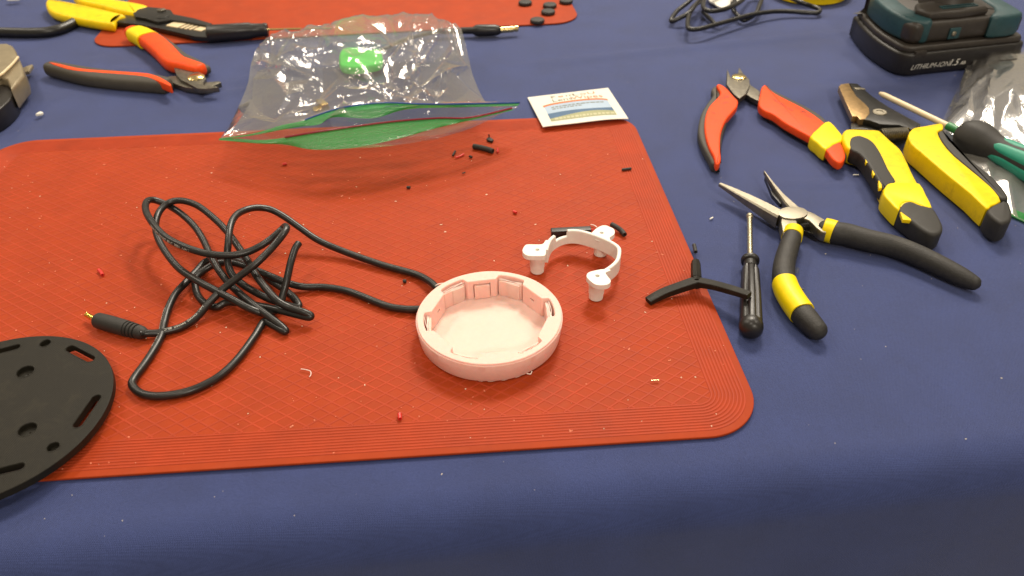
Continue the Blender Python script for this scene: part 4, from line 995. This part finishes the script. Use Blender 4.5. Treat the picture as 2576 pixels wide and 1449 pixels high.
# ================================================================== cordless drill standing on its battery
def drill():
    root = thing('cordless_drill', 'black and teal cordless drill standing upright on its battery in the far right corner', 'drill', (46, 80, 0))
    foot = [(41.0, 74.95), (42.2, 75.2), (43.8, 75.535), (46.5, 76.1), (49.5, 76.74), (52.0, 77.27), (52.6, 77.4), (53.6, 78.2), (53.4, 82), (52.6, 87.2), (51.5, 88.2), (40.2, 86.8), (39.0, 86.0), (38.6, 80.6), (39.2, 76.6), (39.9, 75.3)]
    b = mesh('battery', slab(foot, 0.02, 2.35, 0.28, 3), M['black_plastic'], parent=root, smooth=50)
    sh = inset([Vector(p) for p in foot], 0.35)
    mesh('battery_shoulder', slab(sh, 2.2, 2.95, 0.25, 3), M['drill_dark'], parent=b, smooth=50)
    f2 = inset([Vector(p) for p in foot], 0.9)
    ft = mesh('drill_foot', slab(f2, 2.9, 5.1, 0.55, 3), M['drill_dark'], parent=root, smooth=50)
    # teal cheeks left and right of the foot
    V = view(3032, 0, 2.576)
    mesh('teal_cheek', slab([(39.3, 80.3), (40.0, 77.2), (41.0, 76.2), (42.2, 76.0), (42.6, 77.6), (41.6, 80.0), (41.5, 84.0), (40.6, 85.6), (39.5, 84.8)], 3.0, 5.3, 0.35, 3), M['teal'], parent=ft, smooth=50)
    mesh('teal_cheek', slab([(49.6, 77.1), (51.9, 77.7), (52.5, 78.9), (52.3, 83), (51.6, 86.2), (50.2, 86.4), (50.4, 80.2), (48.8, 77.6)], 3.0, 5.3, 0.35, 3), M['teal'], parent=ft, smooth=50)
    fd = Vector((5.5, 1.15, 0)).normalized(); fn = Vector((fd.y, -fd.x, 0))       # along the front face, outwards
    o = Vector((41.0, 74.95, 0))
    def fbox(s0, s1, z0, z1, d0, d1): return slab([o + fd * s0 + fn * d0, o + fd * s1 + fn * d0, o + fd * s1 + fn * d1, o + fd * s0 + fn * d1], z0, z1, 0.05)
    # raised console on the foot: slotted belt-hook mount and lamp window
    con = mesh('console', slab([o + fd * 1.6 - fn * 1.6, o + fd * 8.2 - fn * 1.6, o + fd * 7.6 - fn * 4.6, o + fd * 2.0 - fn * 4.6], 4.9, 5.9, 0.4, 2), M['drill_dark'], parent=ft, smooth=50)
    q0 = [o + fd * 3.3 - fn * 2.1, o + fd * 7.3 - fn * 2.1, o + fd * 7.3 - fn * 2.75, o + fd * 3.3 - fn * 2.75]
    mesh('hook_slot_frame', plate_holes([p.to_2d() for p in q0], [inset(q0, .14)], 5.82, 6.0), M['teal'], parent=con)
    mesh('lamp_window', fbox(3.8, 5.0, 3.25, 4.35, -0.95, -0.75), M['teal'], parent=ft)
    mesh('lamp_lens', lathe(o + fd * 4.3 - fn * .9 + Vector((0, 0, 3.8)), o + fd * 4.3 + fn * 3 + Vector((0, 0, 3.8)), [(0, .26), (.25, .26), (.32, .15), (.33, .01)], 16), M['steel'], parent=ft)
    mesh('hook_screw', lathe((41.0, 77.6, 4.6), (40.6, 76.6, 5.4), [(0, .5), (.55, .5), (.6, .35), (.45, .3), (.45, .01)], 20), M['black_steel'], parent=ft)
    mesh('battery_latch', fbox(-0.0, 1.2, 1.9, 2.6, -0.4, 0.02), M['drill_dark'], parent=b)
    tx = lambda s, size, s0, z, sk: text_vf(s, size, lambda x, y: o + fd * (s0 + x + y * sk) + fn * 0.06 + Vector((0, 0, z + y)))
    mesh('lettering', tx('LITHIUM-ION', .74, -.15, .75, .3), M['print_white'], parent=b, smooth=0)
    mesh('lettering', tx('1.5', .95, 4.15, .75, .3), M['white_plastic'], parent=b, smooth=0)
    mesh('lettering', tx('Ah', .55, 5.55, .75, .3), M['white_plastic'], parent=b, smooth=0)
    # handle, motor housing, chuck (above the frame)
    mesh('handle', sweep([(46, 81.5, 5.0), (46, 82.0, 8), (46, 82.8, 11), (46, 83.2, 14.5)], [2.6, 2.0, 1.9, 2.2], [2.8, 2.3, 2.2, 2.6], 24, 2.3, 5, .2, .2, (0, 1, 0)), M['drill_dark'], parent=root, smooth=60)
    h = mesh('motor_housing', lathe((48.5, 85.6, 17), (38.0, 83.6, 17), [(0, .5), (.3, 2.4), (1.2, 3.0), (6, 3.1), (8.2, 2.7), (10.5, 2.3), (10.6, .1)], 28), M['teal'], parent=root, smooth=50)
    mesh('chuck', lathe((38.4, 83.68, 17), (34, 82.85, 17), [(0, 2.0), (1.5, 2.0), (1.6, 1.7), (3.4, 1.6), (4.2, .9), (4.3, .1)], 24), M['black_plastic'], parent=h, smooth=40)
drill()

# ================================================================== screwdriver with ivory shaft, green collar and black-teal handle
def big_driver():
    V = view(3032, 0, 2.576); V2 = view(3500, 150, 1.812)
    tip = V(1112, 945, 1.2); col0 = V(1800, 1275, 1.35); 
    d = (V2(964, 880, 1.45) - col0); d.z = 0.05; d.normalize()
    d = (col0 - tip).normalized() * .6 + d * .4; d.normalize()
    root = thing('screwdriver', 'screwdriver with ivory shaft, green collar and thick black and teal handle', 'screwdriver', Vector((tip.x, tip.y, 0)))
    Ls = (col0 - tip).length
    mesh('shaft', lathe(tip, col0, [(-.02, .05), (0, .14), (.25, .22), (.6, .27), (Ls + .3, .27)], 20), M['ivory'], parent=root, smooth=50)
    mesh('collar', lathe(col0, col0 + d, [(0, .30), (.05, .36), (1.9, .37), (2.4, .36)], 24), M['green'], parent=root, smooth=40)
    hp = [(1.35, .3), (1.45, .95), (1.7, 1.25), (2.3, 1.48), (3.2, 1.50), (3.9, 1.35), (4.6, 1.14), (5.4, 1.04), (6.4, 1.08), (8.0, 1.3), (10.0, 1.45), (11.8, 1.3), (12.4, .9), (12.6, .05)]
    hx = lambda th, s_: 1 - 0.045 * abs(math.sin(3 * th)) if 1.5 < s_ < 4 else 1.0
    h = mesh('handle', lathe(col0, col0 + d, hp, 48, hx), M['black_rubber'], parent=root, smooth=50)
    t = d; a = t.cross(Vector((0, 0, 1))).normalized(); b = t.cross(a)
    def rad(s_):
        for (s0, r0), (s1, r1) in zip(hp, hp[1:]):
            if s0 <= s_ <= s1: return r0 + (r1 - r0) * (s_ - s0) / (s1 - s0)
        return .5
    for k in range(6):                                      # teal grip fingers
        th0 = 2 * math.pi * k / 6 + .35; V_ = []; m, w_ = 26, 9
        for i in range(m):
            s_ = 5.0 + 6.4 * i / (m - 1); half = 0.40 * math.sqrt(max(0.0, 1 - ((1 - min(1, i / 5)) ** 2))) + .01
            for j in range(w_):
                q = -1 + 2 * j / (w_ - 1); th = th0 + half * q
                r = rad(s_) + 0.09 * (1 - q ** 4) * min(1, i / 3) - .01
                V_.append(col0 + t * s_ + a * r * math.cos(th) + b * r * math.sin(th))
        mesh('grip_finger', (V_, [(i * w_ + j, i * w_ + j + 1, (i + 1) * w_ + j + 1, (i + 1) * w_ + j) for i in range(m - 1) for j in range(w_ - 1)]), M['teal_grip'], parent=h, smooth=60)
big_driver()

# ================================================================== crimping stripper with yellow handles (top left)
def stripper_left():
    V = view(0, 0, 2.337)
    root = thing('wire_stripper', 'black wire stripper with dipped yellow handles across the back mat corner', 'wire stripper', V(1350, 150, 0))
    z = 1.3
    h1 = mesh('handle', slab(ol(V, [(412, 20), (440, -12), (520, -8), (700, 25), (900, 68), (1060, 105), (1148, 130), (1090, 150), (1055, 180), (1040, 215), (900, 200), (700, 165), (520, 125), (440, 85)], z), 0.15, z, 0.45, 3), M['yellow'], parent=root, smooth=60)
    h2 = mesh('handle', slab(ol(V, [(660, -50), (760, -70), (1000, -20), (1200, 10), (1345, 40), (1350, 60), (1290, 80), (1240, 115), (1100, 90), (900, 40), (720, 0)], z), 0.15, z, 0.45, 3), M['yellow'], parent=root, smooth=60)
    mesh('tool_plate', slab(ol(V, [(1045, 175), (1100, 145), (1160, 138), (1300, 155), (1420, 150), (1560, 165), (1700, 160), (1960, 225), (1985, 250), (1940, 345), (1800, 335), (1650, 300), (1500, 265), (1300, 225), (1060, 200)], .9), 0.35, .9, 0.06), M['black_steel'], parent=root)
    mesh('tool_plate', slab(ol(V, [(1225, 120), (1270, 85), (1360, 62), (1470, 72), (1570, 90), (1600, 130), (1780, 165), (1950, 215), (1900, 235), (1700, 195), (1560, 180), (1450, 200), (1330, 165), (1240, 150)], 1.25), .8, 1.25, 0.06), M['black_steel'], parent=root)
    c = V(1495, 150, 1.3); mesh('pivot_bolt', lathe((c.x, c.y, 1.0), (c.x, c.y, 2), [(0, .75), (.3, .75), (.34, .6), (.345, .01)], 20), M['black_steel'], parent=root)
    c = V(1485, 95, 1.3); mesh('bolt_head', lathe((c.x, c.y, 1.2), (c.x, c.y, 2), [(0, .55), (.2, .55), (.25, .4), (.255, .01)], 6), M['dark_steel'], parent=root)
    a, b = V(1600, 205, .95), V(1915, 262, .95); d = (b - a); n = Vector((-d.y, d.x, 0)).normalized()
    for t0, t1, w_ in ((0, .34, 1.15), (.40, .46, 1.1), (.52, .58, 1.1), (.64, .70, 1.05), (.76, .98, .95)):
        q = [a + d * t0 - n * w_ * 1.1, a + d * t1 - n * w_ * 1.1, a + d * t1 + n * w_ * .6, a + d * t0 + n * w_ * .6]
        mesh('stripping_tooth', slab(q, .85, 1.0, .03), M['print_white'] if False else M['ivory'], parent=root)
stripper_left()
V = view(350, 0, 3.22)
def ribbed_handle():
    a, b, c = V(1515, 430, 1.05), V(2080, 410, 1.05), V(2270, 375, 1.05)
    root = thing('precision_driver', 'black ribbed driver handle with thin brass rod lying at the left of the bag', 'screwdriver', Vector((a.x, a.y, 0)))
    L_ = (c - a).length; fl = lambda th, s_: (1 - .12 * (abs(math.cos(3 * th)) ** 4)) if .3 < s_ < L_ * .72 else 1.0
    mesh('handle', lathe(a, c, [(-.25, .1), (-.2, .5), (0, .9), (.2, .98), (L_ * .7, .95), (L_ * .74, .82), (L_ * .92, .72), (L_ * .95, .78), (L_, .7), (L_ + .1, .2)], 48, fl), M['black_plastic'], parent=root, smooth=40)
    e = P(835, 71, 1.0)
    mesh('rod', tube([c, (c + e) / 2, e], 0.12, 8, 3), M['brass'], parent=root)
ribbed_handle()

# ================================================================== orange and grey nippers (top left)
def nippers_left():
    V = view(0, 0, 2.337)
    root = thing('flush_cutter', 'open flush cutters with grey and orange grips left of the plastic bag', 'cutters', V(1800, 715, 0))
    zt = 1.5
    g = mesh('grip', sweep([V(470, 630, .75), V(620, 665, .75), V(850, 712, .75), V(1100, 742, .75), (V(1350, 765, .75)), V(1530, 790, .75)], [.75, .95, 1.15, 1.25, 1.2, .9], [.72, .78, .8, .8, .8, .75], 22, 2.8, 6, .8, .6), M['grey_grip'], parent=root, smooth=60)
    mesh('grip_shell', slab(ol(V, [(452, 575), (560, 592), (700, 625), (850, 643), (1050, 655), (1250, 668), (1370, 678), (1480, 715), (1570, 770), (1560, 792), (1450, 745), (1350, 712), (1150, 690), (900, 672), (700, 650), (560, 618)], zt), .7, zt + .05, .1, 2), M['orange_grip'], parent=g, smooth=50)
    g2 = mesh('grip', sweep([V(1215, 300, .95), V(1300, 330, .95), V(1420, 400, .95), V(1520, 490, .95), V(1610, 580, .95), V(1720, 615, .95), V(1840, 650, .95)], [.85, 1.15, 1.25, 1.2, 1.15, .95, .8], [.75, .8, .8, .8, .8, .75, .7], 22, 2.8, 6, .8, .6), M['orange_grip'], parent=root, smooth=60)
    mesh('grip_back', sweep([V(1420, 330, .6), V(1560, 430, .6), V(1680, 530, .6), V(1800, 590, .6), V(1890, 645, .6)], [.5, .6, .6, .6, .6], [.5] * 5, 14, 2.4), M['grey_grip'], parent=g2, smooth=60)
    mesh('tape_wrap', sweep([V(1250, 312, .95), V(1300, 332, .95), V(1370, 372, .95)], [1.16, 1.24, 1.32], [.84, .86, .86], 26, 3, 5, 0, 0), M['yellow_tape'], parent=g2, smooth=50)
    mesh('jaw', slab(ol(V, [(1600, 622), (1660, 618), (1780, 640), (1880, 685), (1895, 720), (1870, 760), (1880, 790), (1960, 790), (2010, 800), (1900, 815), (1820, 812), (1740, 770), (1660, 730), (1620, 680)], 1.1), .55, 1.1, .05), M['dark_steel'], parent=root)
    mesh('jaw', slab(ol(V, [(1540, 705), (1640, 700), (1780, 770), (1880, 760), (2020, 748), (2035, 760), (1960, 790), (1850, 825), (1700, 805), (1580, 760)], .75), .25, .78, .05), M['dark_steel'], parent=root)
    c = V(1805, 712, 1.1); mesh('rivet', lathe((c.x, c.y, 1.05), (c.x, c.y, 2), [(0, .85), (.12, .85), (.2, .7), (.24, .01)], 24), M['brass'], parent=root)
nippers_left()

# ================================================================== beige metal clip box with black base (left edge)
def left_box():
    V = view(0, 0, 2.8975)
    c = V(60, 850, 0)
    root = thing('tape_dispenser', 'beige metal and black tool with a thin lip, cut off by the left picture edge', 'tool', c)
    mesh('black_base', slab(ol(V, [(-400, 1040), (-150, 960), (0, 925), (62, 895), (85, 930), (112, 1010), (142, 1040), (150, 1085), (100, 1150), (30, 1215), (-60, 1280), (-400, 1400)], 1.9), 0, 1.9, .15), M['black_plastic'], parent=root, smooth=50)
    m = mesh('metal_cover', slab(ol(V, [(-400, 640), (-150, 540), (0, 500), (90, 492), (140, 512), (172, 560), (215, 655), (262, 775), (272, 850), (200, 935), (125, 1020), (100, 965), (72, 900), (0, 885), (-150, 930), (-400, 1010)], 2.6), .5, 2.6, .3), M['beige_metal'], parent=root, smooth=50)
    mesh('cover_step', slab(ol(V, [(-400, 600), (-150, 520), (0, 498), (85, 495), (130, 520), (165, 575), (205, 650), (150, 710), (60, 800), (0, 850), (-150, 900), (-400, 960)], 2.95), 2.4, 2.95, .15), M['beige_metal'], parent=m, smooth=50)
    mesh('cover_edge', tube([V(208, 652, 2.9), V(150, 722, 2.9), V(70, 800, 2.9), V(0, 858, 2.9), V(-150, 930, 2.9)], .12, 8, 4), M['ivory'], parent=m)
    mesh('lip', slab(ol(V, [(240, 790), (300, 760), (370, 738), (378, 748), (330, 815), (270, 828)], .9), .6, .95, .05), M['beige_metal'], parent=root)
left_box()

# black cables at the top left
def plain_cable(name, label, pts, r, material=None, cat='cable'):
    c = sum((Vector(p) for p in pts), Vector((0, 0, 0))) / len(pts)
    mesh(name, tube(pts, r, 12, 8), material or M['cable'], loc=(c.x, c.y, 0), label=label, cat=cat, smooth=60)
V = view(0, 0, 2.8975)
plain_cable('power_cable', 'thick black cable curving under the yellow handles at the top left', [V(-200, 385, .55), V(-60, 372, .55), V(100, 372, .55), V(300, 376, .55), V(500, 370, .55), V(650, 345, .55), V(760, 305, .55), V(850, 255, .6), V(900, 200, .6), V(930, 120, .6)], .58)
q = V(150, 2, .4)
mesh('clear_clip', join(tube([q + Vector((-.7, .1, 0)), q + Vector((0, -.2, .1)), q + Vector((.8, .1, .05))], .16, 8, 6), tube([q + Vector((-.5, .4, .2)), q + Vector((.2, .1, .3)), q + Vector((.8, .5, .1))], .12, 8, 6)), M['white_plastic'], loc=(q.x, q.y, .2), label='small whitish clip at the top left picture corner', cat='clip')

# ================================================================== audio plug on a black lead, right of the bag
def far_plug():
    V = view(800, 0, 1.84)
    a, b, c = V(1700, 225, .75), V(2160, 218, .75), V(2285, 207, .75)
    root = thing('audio_plug', 'black audio plug with brass tip sticking out behind the bag', 'plug', Vector((a.x, a.y, 0)))
    L_ = (b - a).length
    p = mesh('plug_body', lathe(a, b, [(0, .30), (.4, .34), (L_ * .55, .40), (L_ * .6, .62), (L_ * .65, .66), (L_ * .9, .64), (L_ * .97, .5), (L_, .3), (L_ + .01, .02)], 20), M['black_plastic'], parent=root, smooth=40)
    d = (c - b).length
    mesh('plug_tip', lathe(b, c, [(-.1, .36), (d * .68, .36), (d * .7, .28), (d * .76, .28), (d * .8, .36), (d * .95, .34), (d, .15), (d + .01, .01)], 18), M['brass'], parent=p, smooth=30)
    mesh('lead', tube([a + Vector((.3, 0, 0)), V(1600, 250, .6), V(1450, 290, .5), V(1320, 350, .45), V(1250, 380, .45)], .24, 10, 6), M['cable'], parent=root, smooth=60)
far_plug()

# ================================================================== black pads on the far mat
V = view(2000, 0, 2.576)
for (x, y), lab in (((175, 22), 'leftmost black round rubber pad on the far red mat'), ((425, 48), 'black round rubber pad, upper one of the close pair on the far mat'), ((408, 115), 'black round rubber pad, lower one of the close pair on the far mat'),
                    ((298, 202), 'black round rubber pad closest to the front edge of the far mat'), ((590, 5), 'black round rubber pad at the right corner of the far mat')):
    p = V(x, y, .5)
    mesh('rubber_pad', lathe((p.x, p.y, .17), (p.x, p.y, 2), [(0, .7), (.02, .80), (.10, .86), (.36, .86), (.44, .80), (.46, .66), (.46, .01)], 32), M['black_rubber'], loc=(p.x, p.y, .17), smooth=50, label=lab, cat='pad', group='black pads on the far mat')

# ================================================================== coiled black lead, white tag and yellow tape at the top right
V = view(2500, 0, 2.576)
plain_cable('coiled_lead', 'thin black lead lying in loops at the top of the table, left of the drill',
    [V(1500, -260, .6), V(1150, -250, .8), V(800, -120, 1.0), V(640, 20, 1.5), V(560, 120, 1.4), V(470, 175, 1.0), V(380, 215, .6), V(372, 190, .7), V(430, 110, .9), V(520, 40, 1.2), V(620, -40, 1.6), V(700, -40, 1.9), V(690, 60, 2.0), V(740, 110, 2.0), V(860, 105, 1.9), V(980, 65, 1.7), V(1080, 10, 1.4), V(1180, -80, 1.0), V(1290, -60, .9), V(1260, 60, .9), V(1225, 135, .7), V(1150, 190, .5), V(1090, 200, .5), (V(1010, 120, .8)), V(1000, 60, 1.1), V(1015, -60, 1.2), V(960, -120, 1.2), V(800, -60, 1.3), V(600, 60, 1.2), V(545, 170, 1.2), V(535, 265, 1.3), V(570, 298, 1.3), V(680, 288, 1.3), V(800, 255, 1.2), V(980, 205, 1.1), V(1180, 150, 1.0), V(1400, 118, .8), V(1600, 118, .6), V(1780, 130, .5), V(1860, 128, .5), V(1870, 95, .6), V(1800, 65, .7), V(1700, 30, 1.1), V(1560, -30, 1.2)], .27)
plain_cable('coiled_lead', 'short black lead end between the loops, beside the white tag', [V(690, 120, .5), V(760, 190, .45), V(810, 240, .45), V(850, 250, .4)], .25)
c = V(880, 20, .6)
mesh('white_tag', slab(ol(V, [(745, -8), (800, 30), (880, 74), (965, 44), (975, -5), (1000, 26), (1065, -10), (1000, -90), (820, -90)], .5), .25, .5, .08, 2), M['white_plastic'], loc=(c.x, c.y, .25), label='white plastic tag lying inside the black lead loops', cat='tag')
def yellow_roll():
    p = V(1750, -60, 0)
    root = thing('tape_roll', 'yellow roll of tape at the top edge behind the black lead', 'tape', p)
    o = mesh('roll', lathe((p.x, p.y, 0), (p.x, p.y, 3), [(0, 2.6), (.02, 4.6), (.15, 4.8), (1.5, 4.8), (1.65, 4.6), (1.65, 2.6), (0.0, 2.6)], 48), M['yellow'], parent=root, smooth=40)
    mesh('rim', tube([p + Vector((4.95 * math.cos(t), 4.95 * math.sin(t), 1.2)) for t in [2 * math.pi * i / 24 for i in range(25)]], .18, 8, 3), M['print_khaki'], parent=o)
yellow_roll()

# ================================================================== small scraps
def scrap(name, label, cat, pts, r, material, hollow=False): tubing(name, label, pts, r, material, cat, hollow)
S1 = view(1600, 450, 2.576); z = MZ + .1
scrap('tubing_scrap', 'black sheath offcut with frayed end below the wipe packet', 'tubing', [S1(680, 325, .42), S1(740, 335, .44), S1(820, 355, .44), S1(878, 375, .42)], .23, M['black_rubber'], True)
scrap('wire_scrap', 'bright red wire scrap nearest the black sheath offcut', 'wire', [S1(926, 345, z), S1(926, 388, z)], .085, M['red_wire'], True)
scrap('wire_scrap', 'longer slanting red wire scrap in the shadow of the bag', 'wire', [S1(498, 440, z), S1(545, 425, z), S1(582, 404, z)], .085, M['red_wire'])
scrap('wire_scrap', 'short upright black wire scrap left of the slanting red one', 'wire', [S1(495, 375, z), S1(472, 418, z)], .09, M['black_rubber'])
scrap('wire_scrap', 'tiny black wire scrap right of the slanting red one', 'wire', [S1(640, 425, z), S1(665, 435, z)], .1, M['black_rubber'])
p = S1(848, 240, .3)
mesh('plastic_shaving', join(slab(ol(S1, [(812, 245), (840, 225), (885, 255), (870, 272), (825, 262)], .4), .2, .42, .05), tube([S1(840, 235, .4), S1(838, 215, .6), S1(834, 203, .7)], .06, 6, 3)), M['black_rubber'], loc=(p.x, p.y, .2), label='dark torn plastic shaving behind the black sheath offcut', cat='shaving')
scrap('wire_scrap', 'tiny curved black fibre in the middle of the bag shadow', 'wire', [S1(566, 598, z), S1(582, 595, z), S1(596, 586, z)], .05, M['black_rubber'])
scrap('wire_scrap', 'short black wire scrap below the open bag mouth', 'wire', [S1(5, 740, z), S1(40, 742, z)], .11, M['black_rubber'])
scrap('wire_scrap', 'black wire scrap near the ribbed right border of the mat', 'wire', [S1(2188, 562, z), S1(2280, 550, z)], .11, M['black_rubber'], True)
scrap('wire_scrap', 'red wire scrap in open space above the white bracket', 'wire', [S1(1085, 985, z), S1(1118, 998, z)], .11, M['red_wire'], True)
scrap('wire_scrap', 'red wire scrap below the left end of the bag', 'wire', [P(711, 413, z), P(721, 411, z)], .11, M['red_wire'])
scrap('wire_scrap', 'red wire scrap left of the tangled cable', 'wire', [P(248, 679, z), P(254, 685, z), P(258, 692, z)], .12, M['red_wire'], True)
scrap('wire_scrap', 'red wire scrap on the mat in front of the pink case', 'wire', [P(1005, 1041, z), P(1006, 1054, z)], .12, M['red_wire'], True)
scrap('wire_scrap', 'tiny black speck of wire between the cable and the pink case', 'wire', [P(1014, 707, z), P(1022, 707, z)], .12, M['black_rubber'])
scrap('tubing_scrap', 'small black cylinder on the right mat edge above the Y-shaped piece', 'tubing', [P(1746, 616, .35), P(1750, 634, .35)], .14, M['black_rubber'], True)
scrap('wire_scrap', 'bare copper wire clipping on the mat near its front right corner', 'wire', [P(1637, 957, z), P(1658, 956, z)], .035, M['copper'])
scrap('plastic_thread', 'pale curled plastic thread on the mat between cable and pink case', 'thread', [P(757, 928, z), P(770, 930, z), P(781, 934, z), P(782, 943, z), P(778, 948, z)], .022, M['pink_thread'])
scrap('plastic_thread', 'pale bent plastic thread sticking out under the pink case', 'thread', [P(1322, 938, .3), P(1334, 941, .3), P(1338, 934, .35)], .035, M['pink_thread'])
scrap('plastic_thread', 'fine pale thread at the cable entry of the pink case', 'thread', [P(1096, 718, 1.3), P(1105, 714, 1.4), P(1122, 712, 1.4)], .035, M['pink_thread'])
scrap('plastic_thread', 'pale thread lying behind the white bracket', 'thread', [P(1486, 565, z), P(1495, 567, z), P(1502, 572, z)], .035, M['pink_thread'])
p = P(100, 283, .3)
mesh('foam_crumb', slab([Vector((p.x + .62 * x, p.y + .62 * y)) for x, y in ((-.45, -.5), (-.35, .1), (-.1, .45), (.15, .3), (.4, .2), (.42, -.15), (.1, -.35))], .0, .32, .1, 3), M['white_plastic'], loc=(p.x, p.y, 0), label='white foam crumb on the blue cloth at the left', cat='crumb', smooth=60)
scrap('metal_pin', 'thin grey metal pin sticking out beside the yellow taped pliers handle', 'pin', [P(2002, 729, .3), P(2020, 727, .25)], .07, M['dark_steel'])
p = P(2003, 676, .25)
mesh('clear_bead', lathe((p.x, p.y, 0), (p.x, p.y, 1), [(0, .2), (.05, .24), (.25, .22), (.3, .12), (.2, .02)], 14), M['film_flat'], loc=(p.x, p.y, 0), label='tiny clear bead on the cloth beside the pliers handle', cat='bead')
scrap('plastic_sliver', 'pale plastic sliver on the cloth below the orange grips', 'sliver', [P(2146, 440, .1), P(2160, 440, .1)], .06, M['white_plastic'])
scrap('plastic_sliver', 'pale sliver on the cloth left of the screwdriver shaft', 'sliver', [P(1786, 551, .1), P(1793, 547, .1)], .06, M['white_plastic'])

# dust: far too many and too small to count
def crumbs(name, label, n, area, zf, material, rng, smin, smax):
    V_, F_ = [], []
    for i in range(n):
        x, y = area(rng); p = P(x, y, zf(x, y)); s_ = rng.uniform(smin, smax) ; k = len(V_)
        a = rng.uniform(0, 6.28); l = rng.choice((1, 1, 1.3, 2.2))
        dx, dy = Vector((math.cos(a), math.sin(a), 0)) * s_ * l, Vector((-math.sin(a), math.cos(a), 0)) * s_
        for q in (p - dx - dy * .6, p + dx * .7 - dy, p + dx + dy * .8, p - dx * .6 + dy): V_.append(q)
        V_.append(p + Vector((0, 0, s_ * .9))); V_.append(p + dx * .4 + Vector((0, 0, s_ * .7)))
        F_ += [(k, k + 1, k + 4), (k + 1, k + 5, k + 4), (k + 1, k + 2, k + 5), (k + 2, k + 3, k + 5), (k + 3, k + 4, k + 5), (k + 3, k, k + 4), (k, k + 3, k + 2, k + 1)]
    mesh(name, (V_, F_), material, smooth=0, label=label, cat='crumbs', kind='stuff')
rng = random.Random(5)
def on_mat(r):
    while True:
        x, y = r.uniform(0, 1880), r.uniform(370, 1190); p = P(x, y, MZ).to_2d() - mc
        q = Vector((p.x * c_ + p.y * s_m, -p.x * s_m + p.y * c_))
        if inside_rr(q, MW - 1, MH - 1, 2.8): return x, y
def on_cloth(r):
    while True:
        x, y = r.uniform(0, 2576), r.uniform(150, 1440); p = P(x, y, 0).to_2d() - mc
        q = Vector((p.x * c_ + p.y * s_m, -p.x * s_m + p.y * c_))
        if not inside_rr(q, MW + 1, MH + 1, 3) and (P(x, y, 0).to_2d() - EDGE_A).dot(e_nrm) > 1.6: return x, y
s_m = math.sin(R_MAT); c_ = math.cos(R_MAT)
crumbs('plastic_crumbs', 'tiny pale plastic crumbs scattered over the red mat', 100, on_mat, lambda x, y: MZ - .03, M['crumb'], rng, .018, .05)
crumbs('plastic_crumbs', 'fine reddish dust flecks scattered over the red mat', 180, on_mat, lambda x, y: MZ - .03, M['crumb_red'], rng, .02, .06)
crumbs('plastic_crumbs', 'tiny pale lint specks scattered over the blue cloth', 60, on_cloth, lambda x, y: -.03, M['crumb'], rng, .012, .034)
